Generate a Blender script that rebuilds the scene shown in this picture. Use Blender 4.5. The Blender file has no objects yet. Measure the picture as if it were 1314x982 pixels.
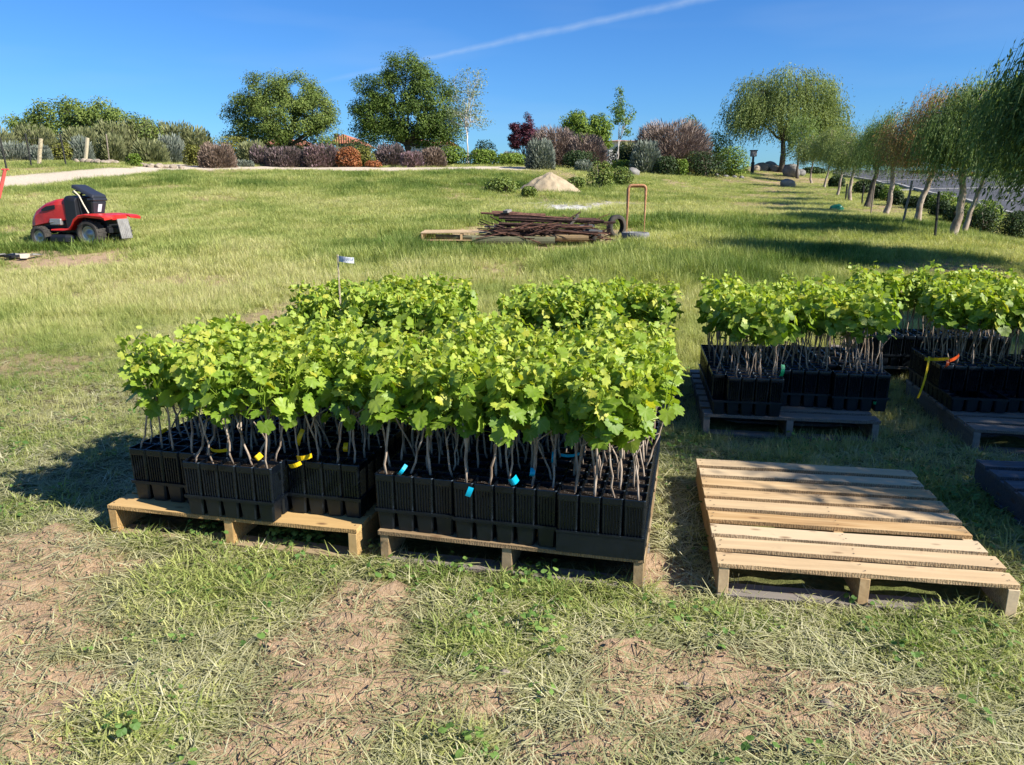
import bpy, math, random
import numpy as np
from mathutils import Vector
PI = math.pi
RS = np.random.RandomState
random.seed(7)
# ------------------------------------------------------------------ camera, world, sun, exposure
FPX, CXP, CYP = 975.0, 657.0, 491.0
PITCH, EYE = math.radians(14.29), 1.467
SUN_AZ, SUN_EL = math.radians(27.0), math.radians(36.0)      # behind the +x axis, above the horizon
sc = bpy.context.scene
COL = sc.collection
cam_d = bpy.data.cameras.new('camera'); cam = bpy.data.objects.new('camera', cam_d); COL.objects.link(cam)
cam.location = (0, 0, EYE); cam.rotation_euler = (math.radians(90) - PITCH, 0, 0)
cam_d.sensor_width = 36; cam_d.lens = 36 * FPX / 1314; cam_d.clip_start = 0.05; cam_d.clip_end = 3000
sc.camera = cam
sun_d = bpy.data.lights.new('sun', 'SUN'); sun = bpy.data.objects.new('sun', sun_d); COL.objects.link(sun)
sdir = Vector((math.cos(SUN_AZ) * math.cos(SUN_EL), -math.sin(SUN_AZ) * math.cos(SUN_EL), math.sin(SUN_EL)))
sun.rotation_euler = sdir.to_track_quat('Z', 'Y').to_euler(); sun.location = sdir * 50
sun_d.energy = 5.0; sun_d.angle = math.radians(0.53); sun_d.color = (1.0, 0.945, 0.86)
sc.view_settings.view_transform = 'Standard'; sc.view_settings.look = 'None'
sc.view_settings.exposure = 0.99; sc.view_settings.gamma = 1.0
sc.render.engine = 'CYCLES'; sc.cycles.max_bounces = 6; sc.cycles.transparent_max_bounces = 8
sc.cycles.use_denoising = True
try: sc.cycles.denoiser = 'OPENIMAGEDENOISE'
except Exception: pass

def pix(px, row, Y):
    u = (CYP - row) / FPX
    f = math.cos(PITCH) + u * math.sin(PITCH); v = u * math.cos(PITCH) - math.sin(PITCH)
    return np.array([(px - CXP) / FPX * Y / f, Y, EYE + v * Y / f])
def gp(px, row, z=0.0):
    u = (CYP - row) / FPX
    f = math.cos(PITCH) + u * math.sin(PITCH); v = u * math.cos(PITCH) - math.sin(PITCH)
    Y = (z - EYE) / v * f
    return np.array([(px - CXP) / FPX * Y / f, Y, z])

world = bpy.data.worlds.new('World'); sc.world = world; world.use_nodes = True
wt = world.node_tree; wn = wt.nodes; wl = wt.links
bg = wn['Background']; sky = wn.new('ShaderNodeTexSky'); sky.sky_type = 'NISHITA'; sky.sun_disc = False
sky.sun_elevation = SUN_EL; sky.sun_rotation = math.radians(117); sky.air_density = 1.0; sky.dust_density = 0.25; sky.ozone_density = 2.2
bg.inputs[1].default_value = 0.055
tc = wn.new('ShaderNodeTexCoord')
hs = wn.new('ShaderNodeHueSaturation'); hs.inputs['Saturation'].default_value = 1.12; wl.new(sky.outputs[0], hs.inputs['Color'])
grd = wn.new('ShaderNodeMix'); grd.data_type = 'RGBA'; grd.blend_type = 'MULTIPLY'; grd.inputs['Factor'].default_value = 1; wl.new(hs.outputs[0], grd.inputs['A']); grd.inputs['B'].default_value = (0.46, 0.87, 1.42, 1)
# contrail: a thin band of ice cloud high in the sky, on a great circle between two directions
d1 = Vector(pix(425, 102, 1.0) - np.array([0, 0, EYE])).normalized(); d2 = Vector(pix(905, -2, 1.0) - np.array([0, 0, EYE])).normalized()
nrm = d1.cross(d2).normalized(); mid = (d1 + d2).normalized(); along = (d2 - d1).normalized()
def wdot(vec):
    n = wn.new('ShaderNodeVectorMath'); n.operation = 'DOT_PRODUCT'; wl.new(tc.outputs['Generated'], n.inputs[0]); n.inputs[1].default_value = vec; return n.outputs['Value']
def wmath(op, a, b=None, c=None):
    n = wn.new('ShaderNodeMath'); n.operation = op
    for i, x in enumerate((a, b, c)):
        if x is None: continue
        if isinstance(x, (int, float)): n.inputs[i].default_value = x
        else: wl.new(x, n.inputs[i])
    return n.outputs[0]
nz = wn.new('ShaderNodeTexNoise'); nz.inputs['Scale'].default_value = 26; nz.inputs['Detail'].default_value = 6; wl.new(tc.outputs['Generated'], nz.inputs['Vector'])
dist = wmath('ABSOLUTE', wmath('ADD', wdot(nrm), wmath('MULTIPLY', wmath('SUBTRACT', nz.outputs[0], 0.5), 0.006)))
al = wdot(along)
wid = wmath('ADD', 0.0052, wmath('MULTIPLY', al, 0.004))
core = wmath('SUBTRACT', 1.0, wmath('SMOOTH_MIN', wmath('DIVIDE', dist, wid), 1.0, 0.35)); core.node.use_clamp = True
endf = wn.new('ShaderNodeMapRange'); wl.new(al, endf.inputs[0]); endf.inputs[1].default_value = -0.26; endf.inputs[2].default_value = -0.05; endf.inputs[3].default_value = 0.3; endf.inputs[4].default_value = 1.0
nz2 = wn.new('ShaderNodeTexNoise'); nz2.inputs['Scale'].default_value = 60; nz2.inputs['Detail'].default_value = 4; wl.new(tc.outputs['Generated'], nz2.inputs['Vector'])
fac = wmath('MULTIPLY', wmath('MULTIPLY', core, endf.outputs[0]), wmath('MULTIPLY_ADD', nz2.outputs[0], 0.9, 0.25))
cut = wn.new('ShaderNodeMapRange'); wl.new(al, cut.inputs[0]); cut.inputs[1].default_value = -0.275; cut.inputs[2].default_value = -0.2
fac = wmath('MULTIPLY', fac, cut.outputs[0]); fac = wmath('MULTIPLY', fac, 0.36)
# a very thin high veil
nz3 = wn.new('ShaderNodeTexNoise'); nz3.inputs['Scale'].default_value = 3.0; nz3.inputs['Detail'].default_value = 3
mp = wn.new('ShaderNodeMapping'); mp.inputs['Scale'].default_value = (1, 1, 6); wl.new(tc.outputs['Generated'], mp.inputs[0]); wl.new(mp.outputs[0], nz3.inputs['Vector'])
veil = wn.new('ShaderNodeMapRange'); wl.new(nz3.outputs[0], veil.inputs[0]); veil.inputs[1].default_value = 0.48; veil.inputs[2].default_value = 0.8; veil.inputs[4].default_value = 0.10
fac = wmath('MAXIMUM', fac, veil.outputs[0])
mx = wn.new('ShaderNodeMix'); mx.data_type = 'RGBA'; wl.new(fac, mx.inputs['Factor']); wl.new(grd.outputs['Result'], mx.inputs['A']); mx.inputs['B'].default_value = (6.2, 7.4, 8.8, 1)
wl.new(mx.outputs['Result'], bg.inputs[0])

# ------------------------------------------------------------------ numeric noise and terrain
def _hash(ix, iy, s):
    h = (ix.astype(np.int64) * 374761393 + iy.astype(np.int64) * 668265263 + s * 982451653) & 0x7fffffff
    h = ((h ^ (h >> 13)) * 1274126177) & 0x7fffffff
    return ((h ^ (h >> 16)) & 0xffff) / 65535.0
def vnoise(x, y, s=0):
    ix = np.floor(x); iy = np.floor(y); fx = x - ix; fy = y - iy
    fx = fx * fx * (3 - 2 * fx); fy = fy * fy * (3 - 2 * fy)
    a = _hash(ix, iy, s); b = _hash(ix + 1, iy, s); c = _hash(ix, iy + 1, s); d = _hash(ix + 1, iy + 1, s)
    return (a * (1 - fx) + b * fx) * (1 - fy) + (c * (1 - fx) + d * fx) * fy
def fbm(x, y, s=0, o=4):
    t = 0; a = 0.5; n = 0
    for k in range(o):
        t = t + a * vnoise(x * 2 ** k + 17.3 * k, y * 2 ** k - 9.1 * k, s + k); n += a; a *= 0.5
    return t / n
ctrl = []
for y in (-3, 0, 2.2, 4.4):
    for x in (-9, -4.5, -1.5, 1.5, 4.5, 9): ctrl.append((x, y, 0.0))
for p in [(110, 318, 13.5), (-150, 330, 13), (30, 283, 17.5), (650, 314, 13), (400, 316, 13), (950, 310, 13.6), (1218, 305, 14), (1175, 288, 16.7), (1135, 276, 20.6), (1090, 258, 27.6),
          (1057, 242, 37), (1041, 236, 44), (705, 249, 28), (735, 268, 22), (657, 213, 42), (450, 215, 42), (550, 214, 42), (300, 214, 40), (200, 217, 36), (50, 211, 35), (110, 210, 36),
          (0, 213, 34), (-200, 213, 33), (0, 236, 26), (200, 238, 27), (400, 240, 27), (60, 262, 20), (250, 272, 19), (920, 221, 46), (1000, 221, 50), (860, 236, 36), (880, 262, 24),
          (1300, 306, 16.5), (1262, 297, 18), (1200, 262, 25), (1330, 284, 21), (1314, 250, 30), (1200, 237, 38), (1314, 228, 44), (1110, 221, 52), (1500, 250, 30), (1500, 226, 46), (1600, 310, 18)]:
    ctrl.append(tuple(pix(*p)))
for x in (-90, -45, -20, 0, 25, 50, 100): ctrl.append((x, 72, 2.8)); ctrl.append((x * 2.2, 160, 2.4))
for x in (-1000, -300, 300, 1000): ctrl.append((x, 900, 1.0))
CT = np.array(ctrl)
def uv(x, y):
    y = np.maximum(y, -3.2); return x / (4.0 + y) * 1.0, np.log(4.0 + y)
cu, cv = uv(CT[:, 0], CT[:, 1])
def U(r2): return 0.5 * r2 * np.log(r2 + 1e-12)
_K = U((cu[:, None] - cu) ** 2 + (cv[:, None] - cv) ** 2) + np.eye(len(cu)) * 0.002
_P = np.c_[np.ones(len(cu)), cu, cv]
_A = np.block([[_K, _P], [_P.T, np.zeros((3, 3))]])
_tz = CT[:, 2] / (1 + 0.0 * cv)
_W = np.linalg.solve(_A, np.r_[_tz, 0, 0, 0])
def zbase(x, y):
    x = np.atleast_1d(np.asarray(x, float)); y = np.atleast_1d(np.asarray(y, float))
    u, v = uv(x, y); out = np.empty(u.shape); fu = u.ravel(); fv = v.ravel(); fo = out.ravel()
    for i in range(0, len(fu), 40000):
        a = fu[i:i + 40000]; b = fv[i:i + 40000]
        k = U((a[:, None] - cu) ** 2 + (b[:, None] - cv) ** 2)
        fo[i:i + 40000] = k @ _W[:-3] + _W[-3] + _W[-2] * a + _W[-1] * b
    return fo.reshape(u.shape)
def flat_w(y): return np.clip((y - 4.6) / 3.5, 0, 1)
def zt(x, y):
    x = np.atleast_1d(np.asarray(x, float)); y = np.atleast_1d(np.asarray(y, float))
    z = zbase(x, y); w = flat_w(y); z = z * np.maximum(w, 0) ** 0.7 if False else z
    z = np.where(y < 5.2, z * np.clip((y - 4.2), 0, 1), z)
    return z
def zt1(x, y): return float(zt(x, y)[0])
def place(px, row):
    Ys = np.exp(np.linspace(math.log(0.8), math.log(70), 900))
    u = (CYP - row) / FPX; f = math.cos(PITCH) + u * math.sin(PITCH); v = u * math.cos(PITCH) - math.sin(PITCH)
    X = (px - CXP) / FPX * Ys / f; Z = EYE + v * Ys / f; d = Z - zt(X, Ys)
    i = np.argmax(d <= 0) if (d <= 0).any() else np.argmin(d)
    if i == 0: i = 1
    t = d[i - 1] / (d[i - 1] - d[i] + 1e-9) if d[i] <= 0 else 1
    Y = Ys[i - 1] + (Ys[i] - Ys[i - 1]) * t
    return np.array([(px - CXP) / FPX * Y / f, Y, zt1((px - CXP) / FPX * Y / f, Y)])
def seg_dist(x, y, pts):
    best = np.full(x.shape, 1e9)
    for (x0, y0), (x1, y1) in zip(pts[:-1], pts[1:]):
        dx, dy = x1 - x0, y1 - y0; L = dx * dx + dy * dy + 1e-9
        t = np.clip(((x - x0) * dx + (y - y0) * dy) / L, 0, 1)
        best = np.minimum(best, np.hypot(x - x0 - t * dx, y - y0 - t * dy))
    return best
def in_poly(x, y, pts):
    ins = np.zeros(x.shape, bool); n = len(pts)
    for i in range(n):
        x0, y0 = pts[i]; x1, y1 = pts[(i + 1) % n]
        c = ((y0 > y) != (y1 > y)) & (x < (x1 - x0) * (y - y0) / (y1 - y0 + 1e-12) + x0); ins ^= c
    return ins
def soft_poly(x, y, pts, w):
    d = seg_dist(x, y, pts + [pts[0]]); s = np.where(in_poly(x, y, pts), d, -d)
    return np.clip(s / w * 0.5 + 0.5, 0, 1)
def gpoly(pl): return [tuple(place(*p)[:2]) for p in pl]
PATH = gpoly([(-420, 262), (-200, 250), (0, 243), (60, 237), (120, 231), (180, 224), (235, 218), (300, 217.5), (420, 219), (560, 219), (670, 218.6), (705, 218), (705, 215), (560, 214.6), (420, 215), (300, 213.6), (235, 211.5), (180, 213.5), (120, 217), (60, 221.5), (0, 226), (-200, 236), (-420, 247)])
MOWDIRT = gpoly([(-30, 335), (20, 327), (100, 322), (175, 322), (196, 332), (180, 341), (100, 346), (20, 347), (-30, 345)])
MOWDIRT2 = gpoly([(-10, 296), (20, 289), (45, 292), (40, 300), (5, 303)])
WHITEP = gpoly([(672, 264), (700, 260), (740, 261), (790, 260), (792, 266), (780, 272), (730, 273), (695, 270)])
PILED = gpoly([(600, 328), (530, 309), (560, 296), (620, 290), (790, 286), (840, 296), (800, 318), (720, 328)])
TRAILP = gpoly([(925, 224), (1035, 228), (1030, 245), (1030, 262), (1060, 290), (1120, 320), (1200, 340), (1190, 352), (1080, 345), (1040, 315), (985, 280), (960, 252), (925, 232)])
DRYR = gpoly([(1090, 338), (1180, 328), (1330, 322), (1400, 345), (1330, 372), (1200, 360), (1120, 355)])
def blob(x, y, px, row, rx, ry=None):
    c = place(px, row); ry = ry or rx
    return np.exp(-((x - c[0]) / rx) ** 2 - ((y - c[1]) / ry) ** 2)
BARE = [(30, 720, .35, .3), (60, 800, .3, .2), (20, 900, .3, .2), (440, 800, .22, .28), (430, 900, .25, .2), (360, 965, .3, .12), (60, 960, .2, .1), (840, 860, .2, .14), (930, 890, .28, .18), (990, 930, .25, .1), (850, 740, .12, .15), (700, 960, .2, .08), (480, 760, .15, .12), (1150, 900, .2, .08), (880, 775, .1, .05), (1180, 960, .25, .08), (620, 900, .1, .08)]
LUSH = [(300, 750, .35, .3), (220, 690, .3, .15), (160, 930, .22, .15), (700, 760, .4, .2), (620, 820, .25, .15), (1200, 820, .45, .2), (1280, 870, .2, .15), (400, 700, .2, .1), (590, 960, .2, .06), (960, 800, .3, .1), (60, 560, .7, .5), (1150, 640, .8, .8), (1250, 700, .5, .6), (880, 560, .3, .3), (560, 740, .2, .1)]
STRAWB = [(60, 520, .8, .35), (250, 860, .4, .2), (1100, 930, .6, .2), (860, 660, .15, .5), (120, 610, .3, .2), (500, 950, .4, .1), (900, 840, .5, .12), (930, 420, .25, .4), (230, 505, .8, .2)]
_bc = {}
def blobs(x, y, L):
    t = np.zeros(x.shape)
    for (px, row, rx, ry) in L:
        k = (px, row)
        if k not in _bc: _bc[k] = place(px, row)
        c = _bc[k]; t = np.maximum(t, np.exp(-((x - c[0]) / rx) ** 2 - ((y - c[1]) / ry) ** 2))
    return t
def masks(x, y):
    """dirt, gravel, dry, lush in 0..1"""
    near = np.clip(1 - (y - 5.0) / 2.0, 0, 1)
    n1 = fbm(x * 2.1, y * 2.1, 3); n2 = fbm(x * 9, y * 9, 11); n3 = fbm(x * 0.45, y * 0.35, 21)
    dirt = near * np.clip((n1 * 0.5 + n2 * 0.35 + blobs(x, y, BARE) * 0.62 - blobs(x, y, LUSH) * 0.35 - 0.50) * 5, 0, 1)
    mid = np.clip((y - 4.5) / 2, 0, 1)
    dirt = np.maximum(dirt, mid * 0.65 * np.clip((fbm(x * 0.8, y * 0.5, 31) - 0.57) * 9, 0, 1))
    jx = (fbm(x * 1.5, y * 1.5, 5) - 0.5) * 1.2; jy = (fbm(x * 1.5, y * 1.5, 6) - 0.5) * 1.2
    far = y > 9
    gr = np.zeros(x.shape); pd = np.zeros(x.shape); wp = np.zeros(x.shape); pl = np.zeros(x.shape); tr = np.zeros(x.shape); dr = np.zeros(x.shape)
    if far.any():
        xf, yf = x[far] + jx[far], y[far] + jy[far]
        gr[far] = soft_poly(xf, yf, PATH, 0.5)
        pd[far] = np.maximum(soft_poly(xf, yf, MOWDIRT, 0.4), soft_poly(xf, yf, MOWDIRT2, 0.4))
        wp[far] = soft_poly(xf, yf, WHITEP, 0.8); pl[far] = soft_poly(xf, yf, PILED, 0.4) * 0.85
        tr[far] = soft_poly(xf, yf, TRAILP, 1.5)
    big = y > 6
    if big.any():
        dr[big] = soft_poly(x[big] + jx[big], y[big] + jy[big], DRYR, 1.0)
    trail = tr * np.clip((fbm(x * 1.0, y * 0.9, 41) - 0.42) * 5, 0, 1)
    dirt = np.maximum.reduce([dirt, pd, pl, trail * 0.85, dr * 0.75 * np.clip((n1 - 0.35) * 4, 0, 1)])
    dry = np.clip(.25 * ((x < -1.2) & (y > 3.4) & (y < 8)) + near * (0.55 + 1.7 * (n1 - 0.42) + 0.8 * blobs(x, y, STRAWB) - 0.5 * blobs(x, y, LUSH)) + (1 - near) * (fbm(x * 0.5, y * 0.42, 51) * 2.2 - 0.95) + dr + tr * 0.35, 0, 1)
    lush = np.clip((1 - near) * (n3 * 4 - 2.25) + near * blobs(x, y, LUSH), 0, 1)
    return dirt, np.maximum(gr, 0), wp, dry, lush

# ------------------------------------------------------------------ mesh helpers
class Geo:
    def __init__(s): s.V = []; s.F = []; s.n = 0; s.A = {}
    def add(s, V, F, mat=0, tone=0.5):
        V = np.asarray(V, float).reshape(-1, 3)
        s.V.append(V)
        for f in (F if isinstance(F, list) else [F]):
            f = np.asarray(f, int)
            if f.ndim == 1: f = f[None]
            if not len(f): continue
            t = np.broadcast_to(np.asarray(tone, float), (len(f),)) if np.ndim(tone) == 0 or len(tone) == len(f) else np.full(len(f), float(np.mean(tone)))
            s.F.append((f + s.n, mat, t))
        s.n += len(V); return s
    def vein(s, start, arr): s.A[start] = arr
    def merge(s, o, M=None, off=(0, 0, 0), matmap=None):
        V = np.concatenate(o.V)
        for st_, ar_ in o.A.items(): s.A[st_ + s.n] = ar_
        if M is not None: V = V @ np.asarray(M).T
        V = V + np.asarray(off); s.V.append(V)
        for f, m, t in o.F: s.F.append((f + s.n, m if matmap is None else matmap[m], t))
        s.n += len(V); return s
    def build(s, name, mats, parent=None, smooth=False, bevel=0, loc=None, rot=None):
        V = np.concatenate(s.V); me = bpy.data.meshes.new(name)
        tot = np.concatenate([np.full(len(f), f.shape[1]) for f, m, t in s.F]); lo = np.concatenate([f.ravel() for f, m, t in s.F])
        mi = np.concatenate([np.full(len(f), m) for f, m, t in s.F]); to = np.concatenate([t for f, m, t in s.F])
        me.vertices.add(len(V)); me.vertices.foreach_set('co', V.ravel().astype(np.float32))
        me.loops.add(len(lo)); me.loops.foreach_set('vertex_index', lo.astype(np.int32))
        me.polygons.add(len(tot)); me.polygons.foreach_set('loop_start', np.r_[0, np.cumsum(tot)[:-1]].astype(np.int32))
        me.polygons.foreach_set('material_index', mi.astype(np.int32))
        me.polygons.foreach_set('use_smooth', np.full(len(tot), bool(smooth)))
        a = me.attributes.new('tone', 'FLOAT', 'FACE'); a.data.foreach_set('value', to.astype(np.float32))
        if s.A:
            vv = np.zeros(len(V), np.float32)
            for st_, ar_ in s.A.items(): vv[st_:st_ + len(ar_)] = ar_
            q = me.attributes.new('vein', 'FLOAT', 'POINT'); q.data.foreach_set('value', vv)
        me.update(calc_edges=True); me.validate()
        for m in (mats if isinstance(mats, (list, tuple)) else [mats]): me.materials.append(m)
        o = bpy.data.objects.new(name, me); COL.objects.link(o)
        if parent is not None: o.parent = parent
        if loc is not None: o.location = loc
        if rot is not None: o.rotation_euler = rot
        if bevel:
            b = o.modifiers.new('bevel', 'BEVEL'); b.width = bevel; b.segments = 2; b.limit_method = 'ANGLE'; b.angle_limit = math.radians(40)
        return o
def tag(o, label, cat, group=None, kind=None):
    o['label'] = label; o['category'] = cat
    if group: o['group'] = group
    if kind: o['kind'] = kind
    return o
def setting(o): o['kind'] = 'structure'; return o
def empty(name, loc=(0, 0, 0), rz=0, label=None, cat=None, group=None):
    o = bpy.data.objects.new(name, None); COL.objects.link(o); o.location = tuple(float(v) for v in loc); o.rotation_euler = (0, 0, rz); o.empty_display_size = 0.1
    if label: tag(o, label, cat, group)
    return o
BOXF = np.array([[0, 3, 2, 1], [4, 5, 6, 7], [0, 1, 5, 4], [1, 2, 6, 5], [2, 3, 7, 6], [3, 0, 4, 7]])
def box(x0, x1, y0, y1, z0, z1):
    return np.array([[x0, y0, z0], [x1, y0, z0], [x1, y1, z0], [x0, y1, z0], [x0, y0, z1], [x1, y0, z1], [x1, y1, z1], [x0, y1, z1]], float), BOXF
def tube(P, R, n=6, cap=True):
    P = np.asarray(P, float); m = len(P); R = np.broadcast_to(np.asarray(R, float), (m,))
    T = np.gradient(P, axis=0); T /= np.linalg.norm(T, axis=1)[:, None] + 1e-9
    ref = np.array([0, 0, 1.0]) if abs(T[:, 2]).mean() < 0.8 else np.array([1.0, 0, 0])
    A = np.cross(T, ref); A /= np.linalg.norm(A, axis=1)[:, None] + 1e-9; B = np.cross(T, A)
    th = np.arange(n) * 2 * PI / n
    V = P[:, None] + R[:, None, None] * (np.cos(th)[None, :, None] * A[:, None] + np.sin(th)[None, :, None] * B[:, None])
    i = np.arange(m - 1)[:, None] * n; j = np.arange(n)[None]; k = (np.arange(n)[None] + 1) % n
    F = np.stack([i + j, i + k, i + n + k, i + n + j], -1).reshape(-1, 4)
    out = [F]
    if cap: out += [np.arange(n)[None][:, ::-1], (np.arange(n) + (m - 1) * n)[None]]
    return V.reshape(-1, 3), out
def unit(v): return v / (np.linalg.norm(v, axis=-1, keepdims=True) + 1e-9)
def cards(G, C, D, S, size, asp=0.45, mat=0, tone=0.5, fold=0.0):
    """leaf rhombs: centres C, tip dirs D, side dirs S"""
    D = unit(D); S = unit(S - D * (S * D).sum(-1, keepdims=True)); n = len(C); N = np.cross(D, S)
    sz = np.broadcast_to(size, (n,))[:, None]
    V = np.stack([C - D * sz * 0.5, C + S * sz * asp * 0.5 - D * sz * 0.08 + N * sz * fold, C + D * sz * 0.5, C - S * sz * asp * 0.5 - D * sz * 0.08 + N * sz * fold], 1)
    G.add(V.reshape(-1, 3), np.arange(n * 4).reshape(n, 4), mat, np.broadcast_to(tone, (n,)))

# ------------------------------------------------------------------ materials
def mat(name, base=(0.5, 0.5, 0.5), rough=0.8, spec=0.3, metal=0.0):
    m = bpy.data.materials.new(name); m.use_nodes = True; b = m.node_tree.nodes['Principled BSDF']
    b.inputs['Base Color'].default_value = (*base, 1); b.inputs['Roughness'].default_value = rough
    b.inputs['Specular IOR Level'].default_value = spec; b.inputs['Metallic'].default_value = metal
    return m
class NT:
    def __init__(s, m): s.t = m.node_tree; s.n = s.t.nodes; s.l = s.t.links; s.b = s.n.get('Principled BSDF')
    def node(s, kind, **k):
        n = s.n.new('ShaderNode' + kind)
        for a, v in k.items(): setattr(n, a, v)
        return n
    def link(s, a, b): s.l.new(a, b)
    def ramp(s, src, stops, interp='LINEAR'):
        r = s.node('ValToRGB'); r.color_ramp.interpolation = interp; e = r.color_ramp.elements
        e[0].position = stops[0][0]; e[0].color = (*stops[0][1], 1); e[1].position = stops[-1][0]; e[1].color = (*stops[-1][1], 1)
        for p, c in stops[1:-1]: x = e.new(p); x.color = (*c, 1)
        s.link(src, r.inputs[0]); return r.outputs[0]
    def noise(s, scale, detail=4, co='Object', rough=0.55, stretch=None, dist=0):
        n = s.node('TexNoise'); n.inputs['Scale'].default_value = scale; n.inputs['Detail'].default_value = detail; n.inputs['Roughness'].default_value = rough; n.inputs['Distortion'].default_value = dist
        c = s.node('TexCoord').outputs[co]
        if co == 'World': pass
        if stretch:
            mp = s.node('Mapping'); mp.inputs['Scale'].default_value = stretch; s.link(c, mp.inputs[0]); c = mp.outputs[0]
        s.link(c, n.inputs['Vector']); return n.outputs[0]
    def mix(s, f, a, b, mode='MIX'):
        m = s.node('Mix', data_type='RGBA', blend_type=mode)
        for k, v in (('Factor', f), ('A', a), ('B', b)):
            i = m.inputs[k] if k == 'Factor' else m.inputs[k]
            if hasattr(v, 'links') or hasattr(v, 'is_linked'): s.link(v, i)
            elif isinstance(v, (int, float)): i.default_value = v
            else: i.default_value = (*v, 1)
        return m.outputs['Result']
    def math(s, op, a, b=0.0):
        m = s.node('Math', operation=op)
        for i, v in enumerate((a, b)):
            if isinstance(v, (int, float)): m.inputs[i].default_value = v
            else: s.link(v, m.inputs[i])
        return m.outputs[0]
    def bump(s, h, strength=0.3, dist=0.01):
        b = s.node('Bump'); b.inputs['Strength'].default_value = strength; b.inputs['Distance'].default_value = dist; s.link(h, b.inputs['Height']); s.link(b.outputs[0], s.b.inputs['Normal'])
    def attr(s, name, typ='GEOMETRY'):
        a = s.node('Attribute'); a.attribute_name = name; a.attribute_type = typ; return a
def leafmat(name, stops, trans=0.35, rough=0.55, spec=0.25, inst=False, tcol=None, noise=None):
    m = mat(name, rough=rough, spec=spec); N = NT(m)
    src = N.attr('tone').outputs['Fac']
    if inst:
        src = N.math('ADD', N.math('MULTIPLY', src, 0.45), N.math('MULTIPLY', N.attr('itone', 'INSTANCER').outputs['Fac'], 0.75))
        src = N.math('SUBTRACT', src, 0.08)
    elif inst is None: pass
    c = N.ramp(src, stops); N.link(c, N.b.inputs['Base Color'])
    if trans:
        tr = N.node('BsdfTranslucent'); ms = N.node('MixShader'); ms.inputs[0].default_value = trans
        tc_ = N.mix(1.0, c, tcol or (1.0, 1.0, 0.45), 'MULTIPLY') if True else c
        N.link(tc_, tr.inputs[0]); N.link(N.b.outputs[0], ms.inputs[1]); N.link(tr.outputs[0], ms.inputs[2]); N.link(ms.outputs[0], N.n['Material Output'].inputs[0])
    return m
# wood
def woodmat(name, cols, scale=1.0, dark=0.4):
    m = mat(name, rough=0.82, spec=0.2); N = NT(m)
    oi = N.node('ObjectInfo'); tcn = N.node('TexCoord'); mp = N.node('Mapping'); mp.inputs['Scale'].default_value = (2.2 * scale, 34 * scale, 34 * scale)
    ad = N.node('VectorMath', operation='ADD'); N.link(tcn.outputs['Object'], ad.inputs[0])
    cb = N.node('CombineXYZ'); N.link(N.math('MULTIPLY', oi.outputs['Random'], 13.7), cb.inputs[0]); N.link(N.math('MULTIPLY', oi.outputs['Random'], 7.3), cb.inputs[1]); N.link(cb.outputs[0], ad.inputs[1]); N.link(ad.outputs[0], mp.inputs[0])
    n = N.node('TexNoise'); n.inputs['Scale'].default_value = 1.0; n.inputs['Detail'].default_value = 5; n.inputs['Distortion'].default_value = 0.6; N.link(mp.outputs[0], n.inputs['Vector'])
    n2 = N.noise(3.5, 3); n3 = N.noise(90, 2)
    c = N.ramp(n.outputs[0], [(0.25, cols[0]), (0.5, cols[1]), (0.75, cols[2])])
    c = N.mix(N.math('MULTIPLY', oi.outputs['Random'], 0.75), c, cols[3], 'MIX')
    st = N.node('MapRange'); N.link(n2, st.inputs[0]); st.inputs[1].default_value = 0.56; st.inputs[2].default_value = 0.75; st.inputs[4].default_value = dark
    c = N.mix(st.outputs[0], c, (0.16, 0.12, 0.08))
    vk = N.node('TexVoronoi'); vk.inputs['Scale'].default_value = 1.0; mk = N.node('Mapping'); mk.inputs['Scale'].default_value = (5.5, 13, 13); N.link(ad.outputs[0], mk.inputs[0]); N.link(mk.outputs[0], vk.inputs['Vector'])
    c = N.mix(N.ramp(vk.outputs['Distance'], [(0.05, (.85,) * 3), (0.12, (.45,) * 3), (0.17, (0, 0, 0))]), c, (0.13, 0.065, 0.03))
    sp = N.noise(7, 5, rough=.7); c = N.mix(N.ramp(sp, [(0.58, (0, 0, 0)), (0.72, (.4,) * 3)]), c, (0.22, 0.17, 0.12)); N.link(c, N.b.inputs['Base Color'])
    # sawn, ribbed edges
    w = N.node('TexWave'); w.wave_type = 'BANDS'; w.bands_direction = 'X'; w.inputs['Scale'].default_value = 30; w.inputs['Distortion'].default_value = 9; w.inputs['Detail'].default_value = 4; w.inputs['Detail Scale'].default_value = 2.5; N.link(tcn.outputs['Object'], w.inputs['Vector'])
    g = N.node('NewGeometry'); sx = N.node('SeparateXYZ'); tn = N.node('VectorTransform'); tn.vector_type = 'NORMAL'; tn.convert_from = 'WORLD'; tn.convert_to = 'OBJECT'; N.link(g.outputs['Normal'], tn.inputs[0]); N.link(tn.outputs[0], sx.inputs[0])
    side = N.math('GREATER_THAN', N.math('ABSOLUTE', sx.outputs[1]), 0.6)
    c2 = N.mix(N.math('MULTIPLY', side, N.math('ADD', N.math('MULTIPLY', w.outputs[0], 0.5), 0.2)), c, tuple(v * .55 for v in cols[0])); N.link(c2, N.b.inputs['Base Color'])
    h = N.math('ADD', N.math('MULTIPLY', n.outputs[0], 0.6), N.math('MULTIPLY', N.math('MULTIPLY', w.outputs[0], side), 0.9)); h = N.math('ADD', h, N.math('MULTIPLY', n3, 0.25))
    N.bump(h, 0.55, 0.003)
    return m
M = {}
M['wood_new'] = woodmat('pine_boards', [(0.30, 0.17, 0.07), (0.46, 0.29, 0.13), (0.58, 0.41, 0.215), (0.62, 0.50, 0.33)], dark=0.35)
M['nail'] = mat('rusty_nail_head', (0.07, 0.05, 0.04), .6)
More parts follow.
